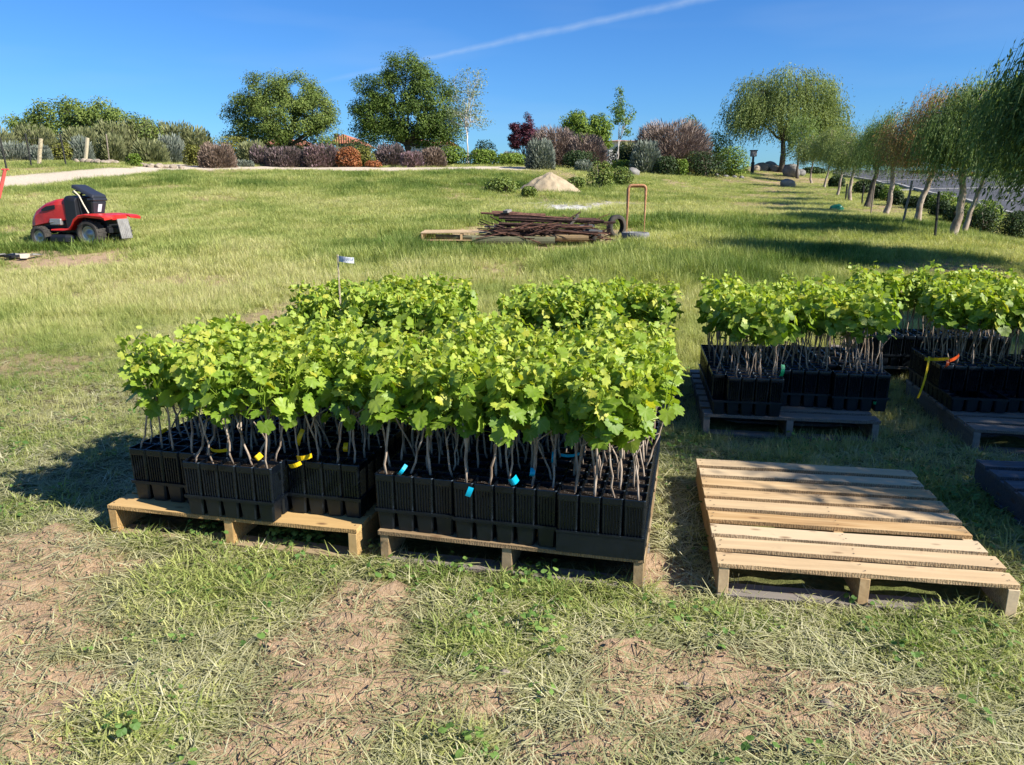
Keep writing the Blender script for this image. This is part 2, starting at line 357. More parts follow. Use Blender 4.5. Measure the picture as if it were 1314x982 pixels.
M['wood_yellow'] = woodmat('yellow_pine_boards', [(0.30, 0.17, 0.06), (0.46, 0.28, 0.105), (0.56, 0.37, 0.16), (0.52, 0.35, 0.15)], dark=0.45)
M['wood_mid'] = woodmat('used_and_shaded_pine_boards', [(0.20, 0.13, 0.065), (0.32, 0.22, 0.11), (0.42, 0.31, 0.17), (0.30, 0.23, 0.14)], dark=0.6)  # used pine; also paints shade on the yellow pallet's bottom boards
M['wood_grey'] = woodmat('weathered_boards', [(0.13, 0.105, 0.08), (0.22, 0.185, 0.15), (0.32, 0.28, 0.23), (0.20, 0.18, 0.16)], dark=0.7)  # weathered grey; also paints shade on some bottom boards
M['wood_dark'] = woodmat('dark_weathered_boards', [(0.06, 0.065, 0.07), (0.10, 0.105, 0.115), (0.15, 0.155, 0.165), (0.09, 0.095, 0.105)], dark=0.6)
M['post'] = woodmat('peeled_post_wood', [(0.45, 0.36, 0.22), (0.58, 0.49, 0.32), (0.68, 0.60, 0.42), (0.62, 0.55, 0.40)])
M['greenpost'] = woodmat('treated_post_wood', [(0.10, 0.105, 0.06), (0.16, 0.165, 0.09), (0.24, 0.235, 0.14), (0.20, 0.18, 0.11)])
def plastic(name, c, rough=0.42, dust=(0.022, 0.021, 0.02), amt=0.3):
    m = mat(name, c, rough, 0.55); N = NT(m); N.b.inputs['Specular Tint'].default_value = (.62, .82, 1.0, 1); n = N.noise(14, 5); n2 = N.noise(70, 3)
    f = N.math('MULTIPLY', N.ramp(n, [(0.45, (0, 0, 0)), (0.75, (1, 1, 1))]), amt); N.link(N.mix(f, c, dust), N.b.inputs['Base Color'])
    N.link(N.ramp(n2, [(0.3, (rough * .8,) * 3), (0.7, (rough * 1.35,) * 3)]), N.b.inputs['Roughness']); return m
M['black'] = plastic('black_nursery_plastic', (0.0015, 0.0028, 0.0055), 0.30, dust=(0.012, 0.016, 0.022))
M['black2'] = plastic('black_tray_plastic', (0.0015, 0.0024, 0.0045), 0.42, dust=(0.012, 0.015, 0.02))
M['soil'] = mat('potting_soil', (0.03, 0.022, 0.016), 0.95, 0.1); _n = NT(M['soil']); _n.link(_n.ramp(_n.noise(160, 2), [(0.55, (0.02, 0.014, 0.01)), (0.66, (0.05, 0.035, 0.025)), (0.72, (0.45, 0.43, 0.40))]), _n.b.inputs['Base Color'])
_n.bump(_n.noise(120, 3), 0.8, 0.004)
def barkmat(name, a, b, scale=30, stretch=(1, 1, 0.25), bs=0.6):
    m = mat(name, a, 0.92, 0.15); N = NT(m); n = N.noise(scale, 5, stretch=stretch); N.link(N.ramp(n, [(0.32, a), (0.68, b)]), N.b.inputs['Base Color']); N.bump(n, bs, 0.01); return m
M['cane'] = barkmat('vine_cane', (0.16, 0.11, 0.075), (0.46, 0.38, 0.30), 60)
M['bark'] = barkmat('oak_bark', (0.05, 0.04, 0.03), (0.12, 0.10, 0.08))
M['bark_pale'] = barkmat('peeling_pale_bark', (0.20, 0.14, 0.10), (0.46, 0.38, 0.30), 9, (1, 1, 0.5), 1.0)
M['bark_white'] = barkmat('white_bark', (0.40, 0.35, 0.29), (0.62, 0.57, 0.50), 10)
M['twig'] = barkmat('grey_twigs', (0.15, 0.115, 0.09), (0.30, 0.25, 0.20), 10)
M['vine'] = leafmat('vine_leaf', [(0.0, (0.049, 0.118, 0.012)), (0.35, (0.146, 0.267, 0.022)), (0.7, (0.317, 0.447, 0.046)), (0.9, (0.488, 0.583, 0.097)), (1.0, (0.561, 0.558, 0.072))], 0.42, 0.46, 0.32, tcol=(1, 1, 0.35))
_n = NT(M['vine']); _cr = [q for q in _n.n if q.type == 'VALTORGB'][0]; _vf = _n.math('MULTIPLY', _n.math('POWER', _n.attr('vein').outputs['Fac'], 5.0), 0.35)
_mx = _n.mix(_vf, _cr.outputs[0], (0.42, 0.50, 0.16)); _ns = _n.noise(55, 3); _mx = _n.mix(_n.ramp(_ns, [(0.35, (.28, .28, .28)), (0.6, (0, 0, 0))]), _mx, (0.09, 0.16, 0.015))
_n.link(_mx, _n.b.inputs['Base Color'])
M['oak'] = leafmat('oak_leaf', [(0.0, (0.028, 0.054, 0.011)), (0.5, (0.089, 0.147, 0.024)), (1.0, (0.202, 0.268, 0.047))], 0.22)
M['oaklight'] = leafmat('light_oak_leaf', [(0.0, (0.058, 0.093, 0.021)), (0.5, (0.148, 0.206, 0.042)), (1.0, (0.285, 0.336, 0.075))], 0.25)
M['pepper'] = leafmat('pepper_tree_leaf', [(0.0, (0.061, 0.098, 0.029)), (0.5, (0.206, 0.271, 0.082)), (1.0, (0.467, 0.541, 0.187))], 0.45, tcol=(1, .93, .5))
M['pepper_dark'] = leafmat('dark_pepper_tree_leaf', [(0.0, (0.050, 0.094, 0.029)), (0.5, (0.182, 0.267, 0.079)), (1.0, (0.442, 0.559, 0.198))], 0.48, tcol=(1, .95, .5))
M['pepper_rust'] = leafmat('rusty_pepper_tree_leaf', [(0.0, (0.126, 0.093, 0.043)), (0.35, (0.300, 0.241, 0.086)), (0.6, (0.537, 0.241, 0.129)), (0.8, (0.474, 0.397, 0.143)), (1.0, (0.546, 0.538, 0.215))], 0.42)
M['sage'] = leafmat('sage_leaf', [(0.0, (0.083, 0.099, 0.043)), (0.5, (0.190, 0.206, 0.089)), (1.0, (0.329, 0.329, 0.157))], 0.15)
M['silver'] = leafmat('silver_leaf', [(0.0, (0.094, 0.116, 0.094)), (0.5, (0.182, 0.209, 0.165)), (1.0, (0.319, 0.341, 0.275))], 0.12)
M['bright'] = leafmat('bright_shrub_leaf', [(0.0, (0.050, 0.086, 0.014)), (0.5, (0.144, 0.223, 0.029)), (1.0, (0.317, 0.403, 0.058))], 0.25)
M['darkg'] = leafmat('dark_shrub_leaf', [(0.0, (0.012, 0.026, 0.008)), (0.5, (0.034, 0.062, 0.017)), (1.0, (0.084, 0.126, 0.034))], 0.15)
M['pink'] = leafmat('pink_flower_spikes', [(0.0, (0.07, 0.06, 0.045)), (0.4, (0.14, 0.10, 0.085)), (0.75, (0.32, 0.20, 0.22)), (1.0, (0.46, 0.32, 0.36))], 0.15)
M['mauve'] = leafmat('dull_mauve_spikes', [(0.0, (0.054, 0.048, 0.038)), (0.5, (0.120, 0.094, 0.082)), (1.0, (0.288, 0.204, 0.216))], 0.12)
M['brownsh'] = leafmat('dry_brown_spikes', [(0.0, (0.09, 0.065, 0.045)), (0.5, (0.19, 0.135, 0.10)), (1.0, (0.32, 0.24, 0.19))], 0.12)
M['orange'] = leafmat('rusty_orange_leaf', [(0.0, (0.16, 0.055, 0.02)), (0.5, (0.34, 0.12, 0.045)), (1.0, (0.46, 0.22, 0.09))], 0.2)
M['olive'] = leafmat('olive_leaf', [(0.0, (0.07, 0.075, 0.015)), (0.5, (0.16, 0.17, 0.03)), (1.0, (0.28, 0.26, 0.06))], 0.2)
M['purple'] = leafmat('purple_leaf', [(0.0, (0.042, 0.014, 0.020)), (0.5, (0.098, 0.028, 0.042)), (1.0, (0.210, 0.070, 0.098))], 0.25, tcol=(1, 0.5, 0.5))
M['bare'] = leafmat('bare_twigs', [(0.0, (0.132, 0.092, 0.071)), (0.5, (0.243, 0.175, 0.137)), (1.0, (0.364, 0.282, 0.227))], 0.0)
M['birch'] = leafmat('young_birch_leaf', [(0.0, (0.060, 0.120, 0.036)), (0.5, (0.132, 0.228, 0.060)), (1.0, (0.240, 0.348, 0.096))], 0.35)
M['thin'] = leafmat('pale_new_leaf', [(0.0, (0.117, 0.156, 0.078)), (0.5, (0.221, 0.273, 0.130)), (1.0, (0.364, 0.403, 0.221))], 0.3)
M['grass'] = leafmat('grass_blades', [(0.0, (0.050, 0.100, 0.018)), (0.3, (0.135, 0.215, 0.038)), (0.55, (0.31, 0.365, 0.100)), (0.8, (0.49, 0.51, 0.17)), (1.0, (0.62, 0.57, 0.29))], 0.42, 0.6, 0.25, inst=True, tcol=(1, 1, 0.6))
M['straw'] = leafmat('dry_straw', [(0.0, (0.07, 0.085, 0.03)), (0.3, (0.20, 0.215, 0.09)), (0.6, (0.38, 0.36, 0.18)), (1.0, (0.64, 0.60, 0.38))], 0.15, 0.7, 0.2, inst=True, tcol=(1, 1, 0.8))
M['weed'] = leafmat('weed_leaf', [(0.0, (0.038, 0.083, 0.018)), (0.5, (0.112, 0.210, 0.045)), (1.0, (0.270, 0.390, 0.090))], 0.3, inst=True)
def stonemat(name, a, b, scale=6):
    m = mat(name, a, 0.9, 0.2); N = NT(m); n = N.noise(scale, 6); N.link(N.ramp(n, [(0.3, a), (0.7, b)]), N.b.inputs['Base Color']); N.bump(N.noise(scale * 5, 5), 0.6, 0.02); return m
M['rock'] = stonemat('pale_rock', (0.20, 0.16, 0.12), (0.36, 0.30, 0.23))
M['rockgrey'] = stonemat('grey_boulder', (0.14, 0.135, 0.125), (0.28, 0.26, 0.235))
M['sand'] = stonemat('heaped_sand', (0.30, 0.23, 0.145), (0.42, 0.34, 0.22), 3)
M['concrete'] = stonemat('concrete', (0.10, 0.105, 0.11), (0.22, 0.22, 0.215), 8)
M['rust'] = stonemat('rusty_steel', (0.085, 0.042, 0.03), (0.20, 0.10, 0.07), 25)
M['rustdark'] = stonemat('dark_rusty_steel', (0.022, 0.015, 0.014), (0.085, 0.045, 0.035), 20)
M['pipe'] = stonemat('rusty_painted_pipe', (0.30, 0.13, 0.06), (0.50, 0.27, 0.15), 12)
M['rubber'] = mat('tyre_rubber', (0.035, 0.033, 0.031), 0.85, 0.2); _n = NT(M['rubber']); _n.link(_n.ramp(_n.noise(6, 4), [(0.35, (0.03, 0.028, 0.026)), (0.7, (0.085, 0.075, 0.062))]), _n.b.inputs['Base Color'])
M['red'] = mat('sun_faded_red_paint', (0.50, 0.02, 0.015), 0.38, 0.5); _n = NT(M['red']); _n.link(_n.ramp(_n.noise(5, 5), [(0.35, (0.42, 0.012, 0.012)), (0.62, (0.56, 0.03, 0.02)), (0.8, (0.52, 0.12, 0.08))]), _n.b.inputs['Base Color'])
M['blk'] = mat('black_metal', (0.012, 0.013, 0.016), 0.45, 0.4)
M['seat'] = mat('black_vinyl', (0.022, 0.025, 0.034), 0.42, 0.5); NT(M['seat']).bump(NT(M['seat']).noise(60, 3), 0.2, 0.003)
M['white'] = mat('white_label', (0.50, 0.52, 0.54), 0.6)
M['greyplate'] = stonemat('dull_grey_plastic', (0.17, 0.165, 0.155), (0.28, 0.27, 0.25), 9)
M['steel'] = mat('dull_steel', (0.40, 0.39, 0.37), 0.45, 0.5, 0.7)
M['cream'] = mat('cream_trim', (0.62, 0.55, 0.42), 0.5)
M['stucco'] = stonemat('white_stucco', (0.60, 0.57, 0.52), (0.74, 0.71, 0.66), 2)
M['glass'] = mat('dark_window_glass', (0.02, 0.025, 0.03), 0.1, 0.6)
M['blue'] = mat('blue_tape', (0.0, 0.30, 0.46), 0.4); M['yellow'] = mat('yellow_tape', (0.62, 0.42, 0.01), 0.4); M['orng'] = mat('orange_tape', (0.70, 0.10, 0.02), 0.4)
M['green'] = mat('green_tag', (0.02, 0.36, 0.14), 0.4); M['greencloth'] = mat('green_plastic_sheet', (0.01, 0.13, 0.07), 0.4, 0.5)
M['blackwire'] = mat('dark_steel_post', (0.02, 0.02, 0.018), 0.7)
M['salmon'] = mat('faded_red_tape', (0.68, 0.10, 0.08), 0.6)
M['kerb'] = stonemat('pale_kerb', (0.26, 0.25, 0.24), (0.38, 0.37, 0.35), 4)
m = mat('asphalt', (0.06, 0.06, 0.065), 0.9, 0.2); N = NT(m); N.link(N.ramp(N.noise(2.5, 6), [(0.3, (0.05, 0.052, 0.06)), (0.7, (0.10, 0.10, 0.105))]), N.b.inputs['Base Color']); M['asphalt'] = m
m = mat('clay_tiles', (0.36, 0.13, 0.07), 0.85, 0.2); N = NT(m)
w = N.node('TexWave'); w.bands_direction = 'X'; w.inputs['Scale'].default_value = 1.6; tcn = N.node('TexCoord'); N.link(tcn.outputs['Object'], w.inputs[0])
N.link(N.mix(N.ramp(N.noise(4, 4), [(0.35, (0, 0, 0)), (0.65, (1, 1, 1))]), (0.30, 0.10, 0.055), (0.50, 0.23, 0.14)), N.b.inputs['Base Color']); N.bump(w.outputs[0], 0.8, 0.08); M['tile'] = m

# ------------------------------------------------------------------ ground
m = mat('field_ground', rough=0.95, spec=0.1); N = NT(m); M['ground'] = m
dn1 = N.noise(1.7, 8, rough=0.65); dn2 = N.noise(26, 8, rough=0.7); dn3 = N.noise(120, 4, rough=0.7)
dirtc = N.ramp(dn2, [(0.28, (0.22, 0.135, 0.070)), (0.5, (0.39, 0.255, 0.140)), (0.7, (0.50, 0.35, 0.21))])
dirtc = N.mix(N.ramp(dn3, [(0.35, (0, 0, 0)), (0.75, (1, 1, 1))]), dirtc, (0.45, 0.33, 0.22)); 
thatch = N.ramp(dn2, [(0.3, (0.045, 0.045, 0.018)), (0.55, (0.12, 0.108, 0.048)), (0.75, (0.24, 0.21, 0.105))])  # thatch tones darkened to paint shade in the gaps of the mat
tgreen = N.ramp(dn2, [(0.3, (0.07, 0.10, 0.025)), (0.6, (0.17, 0.21, 0.05)), (0.8, (0.28, 0.30, 0.10))])
gm = N.mix(N.attr('dry').outputs['Fac'], tgreen, thatch)
gm = N.mix(N.attr('dirt').outputs['Fac'], gm, dirtc)
grc = N.ramp(dn3, [(0.3, (0.42, 0.34, 0.25)), (0.6, (0.60, 0.51, 0.39)), (0.8, (0.70, 0.62, 0.50))])
gm = N.mix(N.attr('gravel').outputs['Fac'], gm, grc)
wpc = N.ramp(N.noise(5, 6), [(0.4, (0.30, 0.28, 0.24)), (0.55, (0.62, 0.60, 0.55)), (0.8, (0.74, 0.72, 0.67))])
gm = N.mix(N.attr('white').outputs['Fac'], gm, wpc)
N.link(gm, N.b.inputs['Base Color'])
N.bump(N.math('ADD', N.math('MULTIPLY', dn2, 0.7), N.math('MULTIPLY', dn3, 0.5)), 0.9, 0.02)
nu, nv = 560, 620
ug = np.tanh(np.linspace(-1.55, 1.55, nu)); ug = ug / ug.max() * 2.4
vg = np.log(4.0 + np.r_[np.linspace(-2.5, 7, 380), np.exp(np.linspace(math.log(7.05), math.log(1100), nv - 380))])
UU, VV = np.meshgrid(ug, vg); YY = np.exp(VV) - 4.0; XX = UU * (4.0 + YY)
ZZ = zt(XX, YY)
dirt, gravel, whitep, dry, lush = masks(XX, YY)
nearw = np.clip(1 - (YY - 6) / 5, 0, 1)
lump = (fbm(XX * 16, YY * 16, 61) - 0.5) * 0.065 + (fbm(XX * 4, YY * 4, 62) - 0.5) * 0.045
clod = np.clip(fbm(XX * 20, YY * 20, 63, 3) - 0.56, 0, 1) * 0.16 * dirt
ZZ = ZZ + nearw * (lump + clod) * np.where(YY > 0.2, 1, 0) + (1 - nearw) * np.clip(YY / 20, 0, 1) * (fbm(XX * 0.6, YY * 0.6, 64) - 0.5) * 0.16 * np.clip((60 - YY) / 20, 0, 1)
G = Geo(); idx = np.arange(nu * nv).reshape(nv, nu)
G.add(np.stack([XX, YY, ZZ], -1), np.stack([idx[:-1, :-1], idx[:-1, 1:], idx[1:, 1:], idx[1:, :-1]], -1).reshape(-1, 4))
ground = setting(G.build('ground', M['ground'], smooth=True))
for nm, arr in (('dirt', dirt), ('gravel', gravel), ('white', whitep), ('dry', dry)):
    a = ground.data.attributes.new(nm, 'FLOAT', 'POINT'); a.data.foreach_set('value', np.clip(arr, 0, 1).ravel().astype(np.float32))
def zg(x, y):
    """height of the built sheet (bilinear in its own grid)"""
    x = np.atleast_1d(np.asarray(x, float)); y = np.atleast_1d(np.asarray(y, float))
    u, v = uv(x, y); j = np.clip(np.searchsorted(ug, u) - 1, 0, nu - 2); i = np.clip(np.searchsorted(vg, v) - 1, 0, nv - 2)
    fu = np.clip((u - ug[j]) / (ug[j + 1] - ug[j]), 0, 1); fv = np.clip((v - vg[i]) / (vg[i + 1] - vg[i]), 0, 1)
    return (ZZ[i, j] * (1 - fu) + ZZ[i, j + 1] * fu) * (1 - fv) + (ZZ[i + 1, j] * (1 - fu) + ZZ[i + 1, j + 1] * fu) * fv
def zg1(x, y): return float(zg(x, y)[0])
def place2(px, row):
    p = place(px, row); p[2] = zg1(p[0], p[1]); return p
def at(px, Y, row=250):
    p = pix(px, row, Y); return np.array([p[0], Y, zg1(p[0], Y)])

# ------------------------------------------------------------------ road on the right with kerbs
def strip(pa, pb, off, mt, name, thick=0.0, w=None):
    G = Geo(); A = np.array(pa); B = np.array(pb); n = 60
    def samp(P):
        t = np.linspace(0, len(P) - 1, n); i = np.minimum(t.astype(int), len(P) - 2); f = (t - i)[:, None]; return P[i] * (1 - f) + P[i + 1] * f
    a = samp(A); b = samp(B); k = 9
    Q = a[:, None] * (1 - np.linspace(0, 1, k)[None, :, None]) + b[:, None] * np.linspace(0, 1, k)[None, :, None]
    V = np.dstack([Q, zg(Q[..., 0], Q[..., 1]) + off]); id_ = np.arange(n * k).reshape(n, k)
    V2 = V.copy(); V2[..., 2] -= thick + 0.25
    F = np.stack([id_[:-1, :-1], id_[1:, :-1], id_[1:, 1:], id_[:-1, 1:]], -1).reshape(-1, 4)
    G.add(V, F)
    return setting(G.build(name, mt, smooth=True))
ra = [tuple(place(x, y)[:2]) for x, y in ((1070, 224), (1120, 233), (1180, 247), (1240, 262), (1314, 284), (1420, 318), (1600, 380))]
rb = [tuple(at(x, y)[:2]) for x, y in ((1068, 58), (1120, 57), (1200, 56), (1290, 55), (1400, 54), (1560, 53), (1800, 52))]
strip(ra, rb, 0.06, M['asphalt'], 'road')
def kerbline(P, name, r0=0.075, h=0.13):
    P = np.array(P); n = 80; t = np.linspace(0, len(P) - 1, n); i = np.minimum(t.astype(int), len(P) - 2); f = (t - i)[:, None]; Q = P[i] * (1 - f) + P[i + 1] * f
    T = np.gradient(Q, axis=0); T /= np.linalg.norm(T, axis=1)[:, None]; S = np.c_[-T[:, 1], T[:, 0]]
    z = zg(Q[:, 0], Q[:, 1]); L = Q - S * r0; R = Q + S * r0
    V = np.stack([np.c_[L, z - 0.05], np.c_[L, z + h + 0.06], np.c_[R, z + h + 0.06], np.c_[R, z - 0.05]], 1); id_ = np.arange(n * 4).reshape(n, 4)
    F = np.concatenate([np.stack([id_[:-1, a], id_[1:, a], id_[1:, b], id_[:-1, b]], -1) for a, b in ((0, 1), (1, 2), (2, 3))])
    g = Geo(); g.add(V, F); return setting(g.build(name, M['kerb']))
kerbline(ra, 'kerb', 0.07, 0.06)
for Yl in (26.5, 33.0, 44.0):
    kerbline([tuple(at(x_, Yl)[:2]) for x_ in (1120 if Yl > 30 else 1190, 1300, 1500)], 'kerb', 0.10, 0.02)

# ------------------------------------------------------------------ trees and shrubs
def leafy_cards(G, P, out, size, asp, tone, rng, fold=0.08, spread=0.55):
    n = len(P); N_ = unit(unit(out) + [0, 0, 0.3] + rng.normal(0, spread, (n, 3))); D = np.cross(N_, unit(rng.normal(size=(n, 3)))); S_ = np.cross(N_, D)
    cards(G, P, D, S_, size, asp, 0, tone, fold)
def blob_points(rng, blobs, n, shell=0.55, hollow=0.0):
    """points inside a union of ellipsoids (x,y,z,rx,ry,rz), biased outwards"""
    vol = np.array([b[3] * b[4] * b[5] for b in blobs]) ** 0.75; k = rng.choice(len(blobs), n, p=vol / vol.sum())
    B = np.array(blobs)[k]; d = unit(rng.normal(size=(n, 3))); r = rng.uniform(hollow, 1, n) ** shell
    return B[:, :3] + d * r[:, None] * B[:, 3:]
def make_tree(name, label, cat, base, blobs, trunk_r, fork, mats, nclu=90, nleaf=9000, leaf=0.13, clu_r=0.38, asp=0.5, droop=0.0, seed=1, lean=(0, 0), group=None, multi=1, strands=0, hollow=0.3, gap=0.0, limb_r=0.35, strand_len=0.6, inner_thin=True, tonebias=0.0, tips=True):
    """blobs relative to base: (dx, dy, z, rx, ry, rz)"""
    rng = RS(seed); base = np.array(base, float)
    t = empty(name, base, 0, label, cat, group)
    top = max(b[2] for b in blobs)
    C = blob_points(rng, blobs, nclu, 0.5, hollow)
    if gap: C = C[fbm(C[:, 0] * 0.9 + seed, C[:, 2] * 0.9 + C[:, 1], seed) > gap]
    C[:, 2] = np.maximum(C[:, 2], fork * 0.75)
    # trunk and limbs
    G = Geo(); fk = []
    for q in range(multi):
        off = rng.normal(0, trunk_r * (1.6 if multi > 1 else 0.01), 2); s = np.linspace(0, 1, 9)
        bend = rng.normal(0, 0.05, 2) * fork
        R0 = 0; P = np.c_[off[0] + lean[0] * s + bend[0] * np.sin(s * PI) + (rng.normal(0, fork * 0.01, 9)), off[1] + lean[1] * s + bend[1] * np.sin(s * PI), s * fork - 0.08 * (1 - s)]
        R = trunk_r * (1.0 - 0.35 * s + 0.45 * np.exp(-s * 9)) * (0.75 if multi > 1 else 1) * (1 + rng.normal(0, 0.05, 9))
        G.add(*tube(P, R, 9)); fk.append((P[-1], R[-1]))
    nl = max(5, min(16, nclu // 7)); L = C[rng.choice(len(C), nl, replace=False)]; nodes = []
    for i, e in enumerate(L):
        p0, r0 = fk[i % len(fk)]; midp = p0 * 0.5 + e * 0.5 + rng.normal(0, 0.1, 3) * np.linalg.norm(e - p0); midp[2] += 0.12 * np.linalg.norm(e - p0)
        s = np.linspace(0, 1, 7)[:, None]; P = (1 - s) ** 2 * p0 + 2 * s * (1 - s) * midp + s ** 2 * e
        P[1:-1] += rng.normal(0, 0.02, (5, 3)) * np.linalg.norm(e - p0)
        R = r0 * 0.62 * (1 - 0.8 * s[:, 0]) + 0.004; G.add(*tube(P, R, 6)); nodes += [(p, r) for p, r in zip(P[2:], R[2:])]
    NP = np.array([p for p, r in nodes]); NR = np.array([r for p, r in nodes])
    for e in C:
        j = np.argmin(np.linalg.norm(NP - e, axis=1) + 0.6 * np.maximum(0, NP[:, 2] - e[2])); p0 = NP[j]; d = np.linalg.norm(e - p0)
        if d < 0.05: continue
        m_ = (p0 + e) / 2 + np.array([0, 0, 0.15 * d]); P = np.stack([p0, m_, e + rng.normal(0, 0.05, 3)]); G.add(*tube(P, np.array([NR[j] * 0.6, NR[j] * 0.4, 0.006]), 4, False))
    G.build('trunk', mats[0], t, smooth=True)
    # crown
    n = nleaf; ci = rng.randint(0, len(C), n); G = Geo(); ctone = rng.normal(0, 0.11, len(C)) + tonebias
    if strands:
        ns = nleaf // strands; ci = rng.randint(0, len(C), ns); st = C[ci] + rng.normal(0, clu_r, (ns, 3)) * [1, 1, 0.6]
        out = st - np.array([np.mean([b[0] for b in blobs]), np.mean([b[1] for b in blobs]), 0]); out[:, 2] = 0; out = unit(out)
        ln = strand_len * rng.uniform(0.5, 1.3, ns); k = np.arange(strands); s = (k[None] + rng.rand(ns, strands)) / strands
        P = st[:, None] + out[:, None] * (0.35 * np.sqrt(s) * ln[:, None])[..., None]; P[..., 2] -= (s ** 1.3) * ln[:, None]; P += rng.normal(0, 0.035, P.shape)
        D = np.stack([out[:, None, 0] * 0.4 + rng.normal(0, 0.45, s.shape), out[:, None, 1] * 0.4 + rng.normal(0, 0.45, s.shape), -0.9 + rng.normal(0, 0.35, s.shape)], -1)
        P = P.reshape(-1, 3); D = D.reshape(-1, 3); N_ = len(P); tone = np.repeat(ctone[ci], strands) + rng.normal(0.5, 0.18, N_)
        low = P[:, 2] > 0.25 * top * 0.5; P, D, tone = P[low], D[low], tone[low]
        if leaf < .1:
            dd = np.c_[out[:, :2] * .25, np.full(ns, -1.0)]; cards(G, st + out * ln[:, None] * .22 - [0, 0, .0] + unit(dd) * (ln * .5)[:, None], dd, rng.normal(size=st.shape), ln * 1.05, .012, 0, np.full(ns, .25))
        cards(G, P, D, rng.normal(size=P.shape), leaf * rng.uniform(0.6, 1.3, len(P)), asp, 0, np.clip(tone, 0, 1), 0.05)
    else:
        P = C[ci] + unit(rng.normal(0, 1, (n, 3))) * clu_r * (rng.uniform(0, 1, (n, 1)) ** 0.45) * 1.45 * [1, 1, 0.8] * (0.75 + 0.5 * rng.rand(len(C)))[ci][:, None]
        out = unit(P - C[ci]) * 0.8 + unit(P - C.mean(0)) * 0.8; tone = ctone[ci] + rng.normal(0.5, 0.17, n)
        P[:, 2] = np.maximum(P[:, 2], 0.1)
        leafy_cards(G, P, out, leaf * rng.uniform(0.6, 1.35, n), asp, np.clip(tone, 0, 1), rng)
    G.build('crown', mats[1], t)
    return t
def dims(px0, px1, rtop, Y):
    X0 = pix(px0, rtop, Y); X1 = pix(px1, rtop, Y); xc = (X0[0] + X1[0]) / 2; z = zg1(xc, Y); return xc, z, (X1[0] - X0[0]) / 2, X0[2] - z
SHRUBN = [0]
def shrub(kind, px0, px1, rtop, Y, mt, label, n=2600, name='shrub', group=None, leaf=None, zoff=0.0, depth=0.9, tone=0.0, cat='shrub'):
    SHRUBN[0] += 1; rng = RS(100 + SHRUBN[0]); xc, z, rx, h = dims(px0, px1, rtop, Y); h = max(h, 0.25); ry = rx * depth; z -= 0.03
    t = empty(name, (xc, Y, z), 0, label, cat, group); G = Geo(); T = Geo(); s_px = Y / FPX
    nb = max(3, int(4 + rng.rand() * 3)); lumps = [(rng.uniform(-.45, .45), rng.uniform(-.4, .4), rng.uniform(.45, .62), rng.uniform(.42, .62)) for _ in range(nb)] + [(0, 0, .45, .88), (-.4, 0, .3, .55), (.4, 0, .32, .55)]
    bl = [(a * rx, b * ry, c * h, r * rx * 1.08, r * ry, min(r * 0.95, 1 - c, c + .3) * h) for a, b, c, r in lumps]
    if kind == 'leafy':
        leaf = leaf or max(0.05, 2.4 * s_px)
        P = blob_points(rng, bl, n, 0.22); fz = fbm(P[:, 0] * 3 + 5, P[:, 2] * 3 + P[:, 1] * 2, SHRUBN[0]); tn = rng.normal(0.5 + tone, 0.16, n) + (fz - 0.5) * 0.7
        P = P[P[:, 2] > -.02 * h]; tn = tn[:len(P)]
        leafy_cards(G, P, P * [1, 1, .8] + rng.normal(0, .2, P.shape), leaf * rng.uniform(.6, 1.4, len(P)), 0.6, np.clip(tn, 0, 1), rng)
    else:
        L = min(leaf or 0.2 * h, .34 if kind == 'bare' else .26); n = int(n * (2.0 if kind == 'bare' else 1.4))
        d = unit(rng.normal(size=(n, 3)) * [1, 1, .8] + [0, 0, .35]); d[:, 2] = np.abs(d[:, 2]); hz = np.hypot(d[:, 0], d[:, 1]); d[:, :2] *= (np.minimum(hz, 1) ** .55 / (hz + 1e-6))[:, None]; d[:, 2] **= .85; lim = rng.uniform(0.78, 1.03, n) * (0.88 + 0.25 * fbm(d[:, 0] * 2.5 + 9, d[:, 1] * 2.5 + d[:, 2] * 2, SHRUBN[0]))
        E = d * np.c_[np.full(n, rx), np.full(n, ry), np.full(n, h)] * lim[:, None]
        f = np.where(rng.rand(n) < 0.6, 1.0, rng.uniform(0.5, 1, n)); E = E * f[:, None]; up = unit(d * [1, 1, 1.2] + [0, 0, 0.55] + rng.normal(0, 0.13, d.shape))
        if kind == 'bare': up = unit(d + rng.normal(0, 0.25, d.shape) + [0, 0, .25])
        w = (0.12 if kind == 'spiky' else 0.05)
        tn = np.clip(rng.normal(0.5 + tone, 0.22, n) + 0.25 * (f - 0.9) + (fbm(E[:, 0] * 2.2, E[:, 2] * 2.2 + E[:, 1], 77) - .5) * 0.5, 0, 1)
        Ls = L * rng.uniform(0.6, 1.3, n)
        cards(G, E - up * Ls[:, None] * 0.5 * 0.9, up, rng.normal(size=E.shape), Ls, np.maximum(w, 1.0 * s_px / L * (1.3 if kind == 'spiky' else 0.75)), 0, tn)
    for q in range(14 if kind != 'bare' else 60):
        a = rng.uniform(0, 2 * PI); r = rng.uniform(.3, .85); e = np.array([math.cos(a) * rx * r, math.sin(a) * ry * r, h * rng.uniform(.5, .85)])
        T.add(*tube([e * [.06, .06, 0], e * [.4, .4, .55], e], [0.03 * h ** .5, 0.018, 0.006], 4, False))
    G.build('foliage', mt, t); T.build('stems', M['twig'], t); return t

S = shrub
